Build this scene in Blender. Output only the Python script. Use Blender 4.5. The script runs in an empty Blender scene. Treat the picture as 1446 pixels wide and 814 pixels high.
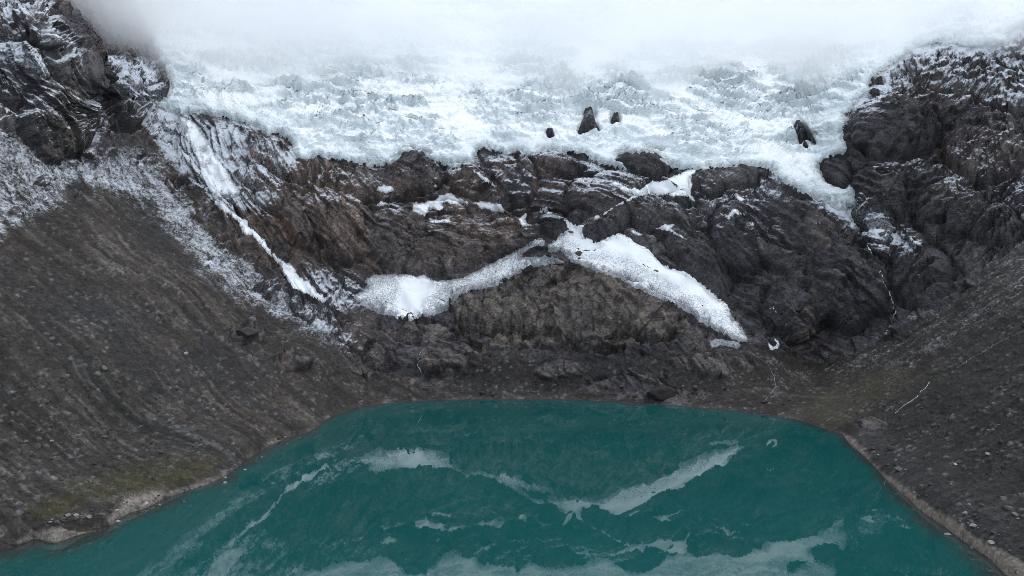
import bpy, math, random
import numpy as np

random.seed(7)
rng = np.random.RandomState(11)
sc = bpy.context.scene
COL = sc.collection
F32 = np.float32

# ------------------------------------------------------------------ camera
CAM_H, F, PITCH = 100.0, 1032.0, math.radians(3.0)
CX, CY = 723.0, 407.0
SP, CP = math.sin(PITCH), math.cos(PITCH)
cam_data = bpy.data.cameras.new('camera')
cam = bpy.data.objects.new('camera', cam_data)
COL.objects.link(cam)
cam.location = (0, 0, CAM_H)
cam.rotation_euler = (math.radians(90) - PITCH, 0, 0)
cam_data.sensor_width = 36.0
cam_data.lens = 36.0 * F / 1446.0
cam_data.clip_start = 1.0
cam_data.clip_end = 6000.0
sc.camera = cam


def ray(px, py):
    """world direction (scaled so that y = 1) of a viewing direction"""
    a = (np.asarray(px, float) - CX) / F
    b = -(np.asarray(py, float) - CY) / F
    yy = CP + b * SP
    return a / yy, (b * CP - SP) / yy


def project(x, y, z):
    zc = z - CAM_H
    d = y * CP - zc * SP
    v = y * SP + zc * CP
    return CX + F * x / d, CY - F * v / d


# ------------------------------------------------------------------ noise
def _hash(ix, iy, iz, seed):
    h = (ix.astype(np.uint32) * np.uint32(374761393) + iy.astype(np.uint32) * np.uint32(668265263)
         + iz.astype(np.uint32) * np.uint32(2246822519) + np.uint32(seed * 3266489917 & 0xffffffff))
    h = (h ^ (h >> np.uint32(13))) * np.uint32(1274126177)
    h = (h ^ (h >> np.uint32(16))) * np.uint32(2654435761)
    return h ^ (h >> np.uint32(15))


_G = rng.normal(size=(256, 3)).astype(F32)
_G /= np.linalg.norm(_G, axis=1)[:, None]


def perlin(x, y, z, seed=0):
    xi = np.floor(x); yi = np.floor(y); zi = np.floor(z)
    fx = (x - xi).astype(F32); fy = (y - yi).astype(F32); fz = (z - zi).astype(F32)
    xi = xi.astype(np.int64); yi = yi.astype(np.int64); zi = zi.astype(np.int64)
    u = fx * fx * fx * (fx * (fx * 6 - 15) + 10)
    v = fy * fy * fy * (fy * (fy * 6 - 15) + 10)
    w = fz * fz * fz * (fz * (fz * 6 - 15) + 10)
    out = 0
    for a in (0, 1):
        wa = u if a else 1 - u
        for b in (0, 1):
            wb = v if b else 1 - v
            for c in (0, 1):
                wc = w if c else 1 - w
                g = _G[_hash(xi + a, yi + b, zi + c, seed) & np.uint32(255)]
                out = out + wa * wb * wc * (g[:, 0] * (fx - a) + g[:, 1] * (fy - b) + g[:, 2] * (fz - c))
    return out * 1.5


def fbm(x, y, z, octs=4, seed=0, gain=0.5, lac=2.03, ridged=False):
    out = 0; amp = 1.0; tot = 0.0
    for o in range(octs):
        n = perlin(x, y, z, seed + o * 17)
        if ridged:
            n = 1 - 2 * np.abs(n)
        out = out + amp * n
        tot += amp
        amp *= gain
        x = x * lac + 3.1; y = y * lac + 7.7; z = z * lac + 1.3
    return out / tot


def facets(x, y, z, seed=0, tilt=1.0, step=0.8):
    """every cell of a 3-D voronoi is a tilted flat facet; returns (facet height, f2 - f1, cell random)"""
    xi = np.floor(x).astype(np.int64); yi = np.floor(y).astype(np.int64); zi = np.floor(z).astype(np.int64)
    n = len(x)
    f1 = np.full(n, 9.0, F32); f2 = np.full(n, 9.0, F32)
    hgt = np.zeros(n, F32); cr = np.zeros(n, F32)
    for a in (-1, 0, 1):
        for b in (-1, 0, 1):
            for c in (-1, 0, 1):
                cx_, cy_, cz_ = xi + a, yi + b, zi + c
                h = _hash(cx_, cy_, cz_, seed)
                r1 = (h & np.uint32(1023)).astype(F32) / 1023
                r2 = ((h >> np.uint32(10)) & np.uint32(1023)).astype(F32) / 1023
                r3 = ((h >> np.uint32(20)) & np.uint32(1023)).astype(F32) / 1023
                dx = (x - cx_ - r1).astype(F32); dy = (y - cy_ - r2).astype(F32); dz = (z - cz_ - r3).astype(F32)
                d = dx * dx + dy * dy + dz * dz
                near = d < f1
                f2 = np.where(near, f1, np.minimum(f2, d))
                g = _G[(h >> np.uint32(7)) & np.uint32(255)]
                hh = tilt * (g[:, 0] * dx + g[:, 1] * dy + g[:, 2] * dz) + (r2 + r3 - 1.0) * step
                hgt = np.where(near, hh, hgt)
                cr = np.where(near, r1, cr)
                f1 = np.where(near, d, f1)
    return hgt, np.sqrt(f2) - np.sqrt(f1), cr


def blur(v, n=1):
    g = np.zeros(NR * NC, F32); g[act] = v
    g = g.reshape(NR, NC)
    for _ in range(n):
        p = np.pad(g, 1, mode='edge')
        g = (p[:-2, 1:-1] + p[2:, 1:-1] + 2 * p[1:-1, 1:-1]) / 4
        p = np.pad(g, 1, mode='edge')
        g = (p[1:-1, :-2] + p[1:-1, 2:] + 2 * p[1:-1, 1:-1]) / 4
    return g.ravel()[act]


def sstep(a, b, x):
    t = np.clip((x - a) / (b - a), 0, 1)
    return t * t * (3 - 2 * t)


def sdist(px, py, poly, pad=60):
    """signed distance (positive inside) to a closed outline, only evaluated near it"""
    poly = np.asarray(poly, float)
    out = np.full(px.shape, -1e3, F32)
    x0, y0 = poly.min(0) - pad; x1, y1 = poly.max(0) + pad
    idx = np.nonzero((px > x0) & (px < x1) & (py > y0) & (py < y1))[0]
    if len(idx) == 0:
        return out
    X = px[idx].astype(F32); Y = py[idx].astype(F32)
    d2 = np.full(len(idx), 1e12, F32); ins = np.zeros(len(idx), bool)
    k = len(poly)
    for i in range(k):
        ax, ay = poly[i]; bx, by = poly[(i + 1) % k]
        ex, ey = bx - ax, by - ay
        t = np.clip(((X - ax) * ex + (Y - ay) * ey) / (ex * ex + ey * ey + 1e-9), 0, 1)
        d2 = np.minimum(d2, (X - ax - t * ex) ** 2 + (Y - ay - t * ey) ** 2)
        if by != ay:
            hit = ((ay > Y) != (by > Y)) & (X < (bx - ax) * (Y - ay) / (by - ay) + ax)
            ins ^= hit
    d = np.sqrt(d2)
    out[idx] = np.where(ins, d, -d)
    return out


# ------------------------------------------------------------------ survey points: bearing + distance of the valley's surfaces
SHORE = [(-330, 905), (-230, 860), (-120, 815), (-50, 790), (0, 777), (30, 770), (48, 762), (75, 768), (95, 762), (115, 756), (145, 748), (160, 741),
         (178, 727), (200, 720), (235, 705), (265, 693), (295, 684), (320, 672), (335, 660), (350, 648), (380, 630),
         (410, 618), (440, 608), (470, 587), (500, 576), (540, 570), (600, 566), (660, 564), (720, 564), (780, 563.5),
         (820, 565), (860, 567), (900, 571), (950, 572), (1000, 577), (1050, 581), (1090, 587), (1130, 594),
         (1160, 604), (1190, 614), (1197, 625), (1215, 640), (1235, 660), (1255, 682), (1280, 703), (1300, 722),
         (1330, 742), (1360, 765), (1390, 785), (1420, 812), (1480, 850), (1560, 890), (1700, 950)]
CTRL = [  # px, py, distance
    (599, 389, 597), (816, 315, 600), (877, 329, 583), (712, 304, 612), (640, 274, 633), (582, 215, 650),
    (1050, 485, 508), (1093, 490, 503), (460, 425, 544), (400, 370, 566), (820, 376, 560), (874, 394, 545),
    (940, 430, 530), (800, 480, 515), (800, 530, 497), (700, 385, 588), (650, 420, 560), (575, 450, 548), (500, 420, 560),
    (600, 500, 515), (560, 540, 492), (700, 520, 500), (900, 520, 493), (1000, 530, 480), (1000, 400, 560),
    (480, 330, 590), (400, 300, 592), (300, 250, 592), (250, 180, 645), (420, 215, 632), (200, 250, 562), (100, 250, 505),
    (200, 300, 524), (300, 300, 575), (300, 400, 492), (400, 450, 507), (400, 400, 550),
    (130, 215, 522), (130, 100, 535), (80, 120, 500), (60, 10, 520), (0, 0, 518), (0, 100, 484), (0, 200, 452),
    (148, 140, 585), (190, 190, 590), (185, 110, 620), (215, 130, 650), (230, 160, 650), (110, 20, 640), (150, 60, 690), (240, 60, 760),
    (300, 150, 668), (300, 100, 730), (500, 220, 648), (500, 150, 725), (500, 100, 790), (800, 215, 650), (800, 150, 732), (800, 100, 802),
    (800, 60, 874), (1000, 240, 642), (1000, 150, 745), (1000, 100, 815), (1150, 290, 612), (1150, 200, 700), (1150, 120, 790), (1250, 50, 850),
    (300, 0, 950), (600, 0, 980), (900, 0, 985), (1200, 0, 970), (100, -60, 900), (400, -90, 1080), (800, -90, 1100), (1200, -90, 1080),
    (1195, 250, 622), (1200, 180, 650), (1240, 120, 690), (1300, 78, 716), (1400, 80, 690), (1446, 55, 680), (1446, 150, 610),
    (1300, 180, 640), (1350, 250, 580), (1446, 250, 545), (1350, 350, 525), (1250, 350, 560), (1200, 300, 600), (1250, 430, 518),
    (1150, 380, 555), (1100, 300, 598), (1050, 300, 605), (1000, 330, 590), (1050, 420, 540), (1150, 480, 520),
    (1446, 345, 493), (1340, 430, 486), (1250, 480, 500), (1150, 520, 512), (1400, -60, 900), (1600, -60, 860),
    (1600, 300, 430), (1600, 450, 317), (1600, 600, 250), (1446, 450, 389), (1446, 550, 320), (1446, 650, 271), (1446, 750, 234),
    (1350, 550, 361), (1350, 650, 300), (1250, 560, 410), (1250, 620, 362), (1600, 80, 600), (1600, 180, 520), (1750, 500, 260), (1750, 200, 450), (1750, 50, 560),
    (-150, 300, 364), (-150, 500, 288), (-150, 700, 238), (-150, 100, 425), (-150, 0, 460), (-300, 300, 323), (-300, 600, 239), (-300, 100, 380), (-300, -60, 430),
    (0, 300, 419), (100, 300, 465), (0, 380, 377), (0, 450, 342), (0, 550, 304), (0, 650, 273), (100, 450, 371), (100, 550, 327), (100, 650, 292), (200, 400, 434),
    (200, 550, 355), (200, 630, 322), (300, 500, 418), (300, 580, 372), (400, 520, 449), (400, 570, 415), (450, 540, 458), (480, 480, 505),
    (-80, -80, 560), (0, -90, 600),
]
pts = [(a, b, c) for a, b, c in CTRL]
for (a, b) in SHORE:
    ax, az = ray(a, b); pts.append((a, b, -CAM_H / az))
    for k, dz in ((14, 3.5), (45, 8.0)):
        ax, az = ray(a, b + k); pts.append((a, b + k, -(CAM_H + dz) / az))
# dense middles of the shoreline
for (a, b), (c, d) in zip(SHORE[:-1], SHORE[1:]):
    m, n = (a + c) / 2, (b + d) / 2
    ax, az = ray(m, n); pts.append((m, n, -CAM_H / az))
pts = np.array(pts, float)
S = 1 / 400.0


def tps_fit(p, val, lam):
    n = len(p)
    d2 = ((p[:, None] - p[None]) ** 2).sum(-1)
    K = 0.5 * d2 * np.log(d2 + 1e-12)
    K += lam * np.eye(n)
    A = np.zeros((n + 3, n + 3)); A[:n, :n] = K
    A[:n, n] = 1; A[:n, n + 1:] = p; A[n, :n] = 1; A[n + 1:, :n] = p.T
    return np.linalg.solve(A, np.r_[val, 0, 0, 0])


def tps_eval(p, w, q):
    out = np.empty(len(q), F32); n = len(p)
    pf = p.astype(F32); wf = w.astype(F32)
    for i in range(0, len(q), 40000):
        Q = q[i:i + 40000].astype(F32)
        d2 = (Q[:, 0:1] - pf[None, :, 0]) ** 2 + (Q[:, 1:2] - pf[None, :, 1]) ** 2
        out[i:i + 40000] = (0.5 * d2 * np.log(d2 + 1e-12)) @ wf[:n] + wf[n] + Q @ wf[n + 1:]
    return out


PP = pts[:, :2] * S
LV = np.log(pts[:, 2] / 500.0)
W = tps_fit(PP, LV, 2e-4)

# ------------------------------------------------------------------ the terrain sheet (tessellated evenly as seen from the lake)
STEP = 1.4
xs = np.concatenate([np.arange(-330, -20, 6.0), np.arange(-20, 1466, STEP), np.arange(1466, 1760, 6.0)])
ys = np.concatenate([np.arange(-92, -8, 4.0), np.arange(-8, 834, STEP), np.arange(834, 960, 5.0)])
NC, NR = len(xs), len(ys)
# base distance on a coarser lattice, then bicubic-ish (bilinear on a dense lattice) upsampling
GX, GY = np.meshgrid(xs, ys)
cxs = np.arange(-334, 1772, 4.0); cys = np.arange(-96, 972, 4.0)
CGX, CGY = np.meshgrid(cxs, cys)
cval = tps_eval(PP, W, np.c_[CGX.ravel() * S, CGY.ravel() * S]).reshape(CGX.shape)


def bilerp(px, py, grid=cval):
    u = (np.asarray(px) - cxs[0]) / 4.0; v = (np.asarray(py) - cys[0]) / 4.0
    i = np.clip(np.floor(u).astype(int), 0, len(cxs) - 2); j = np.clip(np.floor(v).astype(int), 0, len(cys) - 2)
    a = u - i; b = v - j
    return (grid[j, i] * (1 - a) * (1 - b) + grid[j, i + 1] * a * (1 - b) + grid[j + 1, i] * (1 - a) * b + grid[j + 1, i + 1] * a * b)


D = 500.0 * np.exp(bilerp(GX, GY))
RX, RZ = ray(GX, GY)
X0 = RX * D; Y0 = D.copy(); Z0 = CAM_H + RZ * D
ACT = Z0 > -7.0


def grid_normals(X, Y, Z):
    P = np.stack([X, Y, Z], -1)
    du = np.gradient(P, axis=1); dv = np.gradient(P, axis=0)
    n = np.cross(dv, du)
    n /= np.linalg.norm(n, axis=-1)[..., None] + 1e-9
    # turn towards the lake
    s = np.sign(-(n[..., 0] * RX + n[..., 1] + n[..., 2] * RZ)); s[s == 0] = 1
    return n * s[..., None]


N0 = grid_normals(X0, Y0, Z0)
act = np.nonzero(ACT.ravel())[0]
x = X0.ravel()[act]; y = Y0.ravel()[act]; z = Z0.ravel()[act]
px = GX.ravel()[act]; py = GY.ravel()[act]
nx, ny, nz = (N0[..., k].ravel()[act] for k in range(3))


def soft(poly, feather=12.0, wob=None):
    d = sdist(px, py, poly, pad=feather + 25)
    if wob is not None:
        d = d + wob
    return sstep(-feather, feather, d)


# wobble fields, in metres of the place itself
w_big = fbm(x / 60, y / 60, z / 60, 4, 3)
w_mid = fbm(x / 16, y / 16, z / 16, 4, 5)
w_fin = fbm(x / 4, y / 4, z / 4, 3, 9)

SCREE_LEFT = [(-400, 150), (0, 185), (60, 222), (130, 232), (180, 205), (225, 200), (270, 262), (300, 310), (345, 372), (395, 420), (460, 470), (500, 520), (520, 560), (480, 600), (330, 700), (0, 800), (-400, 1000)]
SCREE_RIGHT = [(1446, 345), (1400, 380), (1340, 430), (1250, 482), (1160, 515), (1090, 545), (1060, 590), (1190, 640), (1450, 860), (1800, 1000), (1800, 180), (1600, 280)]
APRON = [(520, 520), (600, 515), (700, 500), (800, 500), (940, 500), (1050, 500), (1130, 500), (1180, 515), (1090, 560), (1070, 600), (900, 590), (700, 580), (560, 585), (480, 600), (470, 540)]
KNOLL = [(640, 412), (700, 400), (760, 375), (810, 372), (870, 392), (930, 425), (965, 445), (960, 478), (880, 490), (800, 492), (730, 490), (640, 470)]
wob = w_mid * 14 + w_big * 10
scree = np.maximum.reduce([soft(SCREE_LEFT, 18, wob), soft(SCREE_RIGHT, 10, wob), soft(APRON, 10, wob * 1.3)])
outc = np.zeros_like(scree)
for cx_, cy_, a_, b_ in ((630, 505, 48, 26), (600, 475, 40, 20), (885, 548, 62, 20), (790, 522, 40, 12), (1000, 515, 60, 16), (1140, 480, 40, 14), (960, 560, 40, 12),
                         (350, 472, 28, 14), (285, 300, 26, 14), (325, 340, 22, 12), (245, 262, 20, 9), (300, 372, 16, 8), (375, 412, 26, 12), (60, 255, 14, 6), (20, 300, 16, 7), (205, 228, 18, 8), (110, 275, 10, 5), (415, 512, 26, 14), (700, 480, 40, 18), (520, 505, 40, 25), (940, 460, 40, 20), (1230, 600, 22, 8), (600, 540, 30, 8)):
    r = np.sqrt(((px - cx_) / a_) ** 2 + ((py - cy_) / b_) ** 2) + w_mid * 0.9
    outc = np.maximum(outc, sstep(1.05, 0.75, r))
scree = np.clip(scree - outc, 0, 1)
rock = 1 - scree
knoll = soft(KNOLL, 8, wob * 0.6)

# ---- relief: rounded ice-worn rock masses
BUMPS = [(585, 246, 40, 30, 0, 9), (662, 256, 36, 22, 25, 7), (720, 258, 45, 40, 0, 8), (790, 235, 35, 14, 10, 5), (858, 286, 62, 38, 0, 11), (905, 238, 42, 24, 0, 7),
         (850, 322, 34, 17, -10, 7), (784, 320, 27, 17, 30, 7), (757, 325, 12, 8, 0, 3), (930, 308, 55, 24, 15, 7), (985, 365, 66, 24, 48, 7), (1050, 335, 48, 55, 20, 9), (960, 285, 24, 12, 0, 4),
         (1000, 262, 26, 18, 0, 5), (1040, 255, 30, 14, 0, 5), (1130, 345, 70, 55, 35, 10), (1190, 405, 66, 60, 0, 11), (1120, 440, 45, 45, 0, 7), (1265, 185, 62, 42, 0, 12), (1240, 282, 38, 45, 0, 9),
         (1180, 245, 22, 20, 0, 5), (1340, 300, 50, 40, 0, 9), (1390, 210, 60, 50, 0, 11), (1300, 390, 45, 45, 0, 8), (1400, 320, 40, 30, 0, 7), (1420, 130, 60, 30, 20, 6), (1330, 110, 50, 24, 20, 5), (1235, 335, 22, 12, 0, 4),
         (600, 335, 95, 50, 0, 8), (470, 320, 75, 45, 15, 8), (700, 338, 66, 26, -15, 6), (520, 260, 60, 26, 5, 5), (400, 225, 55, 22, 25, 6), (370, 255, 35, 16, 15, 4), (400, 285, 40, 20, 10, 4),
         (300, 300, 60, 25, 40, 4), (360, 350, 40, 22, 40, 4), (380, 395, 55, 18, 42, 4),
         (830, 432, 66, 62, 0, 8), (770, 430, 60, 40, -25, 4), (700, 435, 62, 34, 0, 7), (900, 440, 60, 36, 25, 5), (630, 507, 46, 26, 0, 5), (885, 550, 60, 18, 0, 3), (600, 474, 40, 18, 0, 3), (560, 500, 40, 22, 0, 4),
         (350, 472, 27, 13, 20, 4), (420, 515, 26, 12, 10, 3), (80, 170, 56, 58, 20, 6), (30, 110, 50, 50, 0, 4), (100, 80, 35, 60, -25, 6), (178, 145, 30, 42, -10, 8), (220, 132, 18, 12, 0, 4), (250, 230, 50, 16, 40, 3)]
bump = np.zeros_like(x); cleft = np.zeros_like(x)
for cx_, cy_, a_, b_, rot, hh in BUMPS:
    sel = np.nonzero((np.abs(px - cx_) < a_ + b_ + 30) & (np.abs(py - cy_) < a_ + b_ + 30))[0]
    c_, s_ = math.cos(math.radians(rot)), math.sin(math.radians(rot))
    dx = px[sel] - cx_; dy = py[sel] - cy_
    u = (dx * c_ + dy * s_) / a_; v = (-dx * s_ + dy * c_) / b_
    r2 = u * u + v * v + w_mid[sel] * 0.45 + w_big[sel] * 0.3
    cleft[sel] = np.maximum(cleft[sel], np.exp(-((r2 - 1.08) / 0.16) ** 2))
    bump[sel] = np.maximum(bump[sel], 1.5 * hh * np.sqrt(np.clip(1 - r2, 0, 1)))

# ---- relief: broken strata and joints
q = np.nonzero(rock > 0.02)[0]
xr, yr, zr = x[q], y[q], z[q]
wx = 5 * perlin(xr / 22, yr / 22, zr / 22, 41); wz = 5 * perlin(xr / 22, yr / 22, zr / 22, 43)
# beds: dip gently right in the middle, steeply to the right on the left-hand side, steep on the right
dip = np.radians(np.where(px[q] < 330, 38, np.where(px[q] > 950, 42, 8 + 0 * xr)))
dip = np.radians(np.interp(px[q], [0, 250, 430, 560, 760, 900, 1050, 1250, 1446], [52, 42, 24, 6, -8, 22, 40, 38, 14]))
along = xr * np.cos(dip) - zr * np.sin(dip)
across = xr * np.sin(dip) + zr * np.cos(dip)
kn = knoll[q]
al = np.where(kn > 0.4, along * 2.2, along); ac = np.where(kn > 0.4, across * 0.45, across)
f1, e1, c1 = facets((al + wx) / 30, yr / 24, (ac + wz) / 15, 51, 1.3, 0.7)
f2, e2, c2 = facets((al + wx) / 10, yr / 9, (ac + wz) / 5.5, 53, 1.3, 0.35)
rg = fbm(al / 40, yr / 30, ac / 18, 5, 61, ridged=True)
bed = fbm(al / 34, yr / 30, (ac + wz * .7) / 2.6, 3, 75)
bed2 = fbm(al / 14, yr / 30, (ac + wz * .7) / 7.0, 3, 77)


def slabs(u, amp_seed, warp, lo=0.12):
    # overlapping plates: each plate juts out towards its lower edge and breaks off sharply
    t = u + warp
    k = np.floor(t); f = t - k
    r = ((_hash(k.astype(np.int64), (k * 0).astype(np.int64), (k * 0).astype(np.int64), amp_seed) & np.uint32(1023)).astype(F32) / 1023)
    prof = np.where(f < lo, f / lo, 1 - (f - lo) / (1 - lo))
    return prof * (0.35 + 0.9 * r), r


wp1 = 0.9 * fbm(al / 45, yr / 45, ac / 45, 3, 91); wp2 = 1.1 * fbm(al / 16, yr / 16, ac / 16, 3, 93)
a1 = np.clip(0.55 + 1.3 * perlin(al / 38, yr / 38, ac / 20, 95), 0.05, 1.3)
a2 = np.clip(0.55 + 1.5 * perlin(al / 17, yr / 17, ac / 10, 97), 0.05, 1.3)
s1, h1 = slabs(ac / 9.0, 5, wp1 * 1.5)
s2, h2 = slabs(ac / 3.4, 6, wp2)
j1, g1 = slabs(al / 21.0 + 0.25 * ac / 9.0, 7, wp1 * 1.6, 0.2)
j2, g2 = slabs(al / 7.5 - 0.2 * ac / 3.4, 8, wp2 * 1.2, 0.2)
rd = (s1 * 4.6 * a1 + s2 * 1.7 * a2 + j1 * 4.4 * (1.3 - a1) + j2 * 1.7 * (1.25 - a2) + f1 * 4.2 + f2 * 0.8 + (rg - 0.2) * 3.5
      + fbm(xr / 4, yr / 4, zr / 4, 2, 71, ridged=True) * 0.7 - 3.8 - sstep(0.07, 0, e2) * 0.9 * sstep(-.1, .3, wp2))
disp = bump * (0.35 + 0.65 * rock) - 3.5 * cleft * rock * sstep(9, 0, bump)
disp[q] += rd * rock[q] * 0.9

# ---- relief: scree with runnels down the fall line
q2 = np.nonzero(scree > 0.02)[0]
left = px[q2] < 640
dl = np.where(left, 0.945 * x[q2] - 0.327 * y[q2], -0.983 * x[q2] + 0.182 * y[q2])     # down the slope
cl = np.where(left, 0.327 * x[q2] + 0.945 * y[q2], 0.182 * x[q2] + 0.983 * y[q2])      # along the contour
cw = cl + 9 * perlin(x[q2] / 45, y[q2] / 45, z[q2] / 45, 81)
run = fbm(cw / 16, dl / 170, 0 * dl + 3.3, 3, 83, ridged=True)
run2 = fbm(cw / 5, dl / 60, 0 * dl + 7.3, 3, 87)
run3 = fbm(cw / 1.9, dl / 38, 0 * dl + 1.3, 2, 88)
grit = fbm(x[q2] / 1.9, y[q2] / 1.9, z[q2] / 1.9, 3, 89)
st_f, st_e, st_c = facets(x[q2] / 2.6, y[q2] / 2.6, z[q2] / 2.6, 91)
stone = (st_c > 0.74) * sstep(0.05, 0.35, st_e)
slope_amp = sstep(6, 40, z[q2])
gate = sstep(-.3, .35, w_big[q2] + .5 * w_mid[q2])
lump = fbm(x[q2] / 7, y[q2] / 7, z[q2] / 7, 3, 84)
sd_ = (run - 0.4) * 1.9 * slope_amp * (.3 + .7 * gate) + run2 * 0.6 * (0.3 + 0.7 * slope_amp) * gate + lump * 1.1 * slope_amp + grit * 0.55 + stone * (0.5 + 0.5 * w_mid[q2]) * 1.3
disp[q2] += sd_ * scree[q2]
disp += w_big * 3.0 * sstep(3, 40, z)
GLACIER = [(222, 150), (237.6, 158.5), (256, 162.7), (269, 159.5), (285.6, 163.7), (304.5, 162.7), (325, 169), (346, 173), (359, 180), (377.6, 192), (386, 190),
           (400, 193), (412, 205), (417, 217), (421, 225), (432, 227), (450.6, 220), (465, 225), (482, 225), (502, 230.6), (532, 235.6), (554, 230.6), (569, 219), (582, 214), (597, 215.6), (612, 227),
           (620.7, 232), (639, 237), (652, 234), (667.5, 232), (672.5, 217), (682.5, 209), (702.6, 215.6), (729, 217), (749, 219), (766, 214),
           (776, 214), (789.5, 219), (826, 217), (836, 226), (856, 234), (883, 240.6), (878, 230), (866, 222), (880, 214), (896, 217), (913, 214), (930, 217), (936.5, 230.6),
           (950, 239), (964, 239), (984, 240.6), (1011, 237), (1031, 235.6), (1054, 234), (1081, 237), (1092.5, 245), (1111, 261), (1122, 268),
           (1143, 276), (1159, 284), (1170, 288), (1184, 296), (1198, 298), (1207, 288), (1206, 274), (1205, 263.5), (1188.6, 268), (1170, 261.5), (1159, 247), (1157, 234), (1163.5, 224),
           (1190.7, 217.6), (1196, 211), (1191, 197), (1190, 187), (1193, 167), (1205, 150), (1225, 127), (1231, 110), (1251, 97), (1275, 80),
           (1292, 67), (1332, 60), (1365, 66), (1398, 68), (1422, 63), (1424, 53), (1432, 42), (1446, 36), (1700, -20), (1900, -200), (100, -200), (150, -60), (180, 0), (215, 60), (235, 100), (240, 118), (236, 136)]
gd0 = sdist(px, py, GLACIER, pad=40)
wice = np.where(gd0 > 0, 1.0, sstep(-13, -2, gd0))
disp = disp * (1 - wice) + (blur(disp, 8) - 1.0) * wice
disp = 0.8 * disp + 0.2 * blur(disp, 1)
shore_fade = sstep(-1.0, 14, z)
disp *= 0.16 + 0.84 * shore_fade
disp *= sstep(-4, 2, z) * 0.9 + 0.1
stone_full = np.zeros_like(x); stone_full[q2] = stone * scree[q2]
run_full = np.zeros_like(x); run_full[q2] = run * scree[q2]
run2_full = np.zeros_like(x); run2_full[q2] = run2 * scree[q2]
run3_full = np.zeros_like(x); run3_full[q2] = run3 * scree[q2]
cell_full = np.zeros_like(x); cell_full[q] = c2; cell_full[q2] = np.where(scree[q2] > .5, st_c, cell_full[q2])
big_cell = np.zeros_like(x) + .5; big_cell[q] = c1
bed_full = np.zeros_like(x); bed_full[q] = (bed + .7 * bed2) * rock[q]
crack = np.zeros_like(x); crack[q] = np.maximum(0.6 * sstep(0.05, 0.0, e1), sstep(0.25, 0.05, s2) * a2 * .5)

x1 = x + nx * disp; y1 = y + ny * disp; z1 = z + nz * disp
# low sand spit and the little pool behind it at the near left shore
SPIT = [(20, 768), (43, 753), (73, 746), (110, 747), (143, 747), (114, 757), (94, 764), (74, 774), (60, 774), (50, 764)]
POOL = [(90, 743), (110, 735), (150, 735), (158, 742), (140, 746), (117, 748), (100, 747)]
ppx, ppy = project(x1, y1, z1)
sp = sdist(ppx, ppy, SPIT); po = sdist(ppx, ppy, POOL)
z1 = np.where(sp > -3, np.maximum(z1, np.clip(0.25 * (sp + 1.0), -0.4, 0.7) + w_fin * 0.25), z1)
z1 = np.where(po > -2, np.minimum(z1, -0.15 * (po + 2) + 0.1), z1)

FX = X0.ravel().copy(); FY = Y0.ravel().copy(); FZ = Z0.ravel().copy()
FX[act] = x1; FY[act] = y1; FZ[act] = z1
FN = grid_normals(FX.reshape(NR, NC), FY.reshape(NR, NC), FZ.reshape(NR, NC)).reshape(-1, 3)
ppx, ppy = project(x1, y1, z1)
fnz = FN[act, 2]
w_mid = fbm(x1 / 16, y1 / 16, z1 / 16, 4, 5)
w_fin = fbm(x1 / 4, y1 / 4, z1 / 4, 3, 9)
disp_s = blur(disp, 14)

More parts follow.
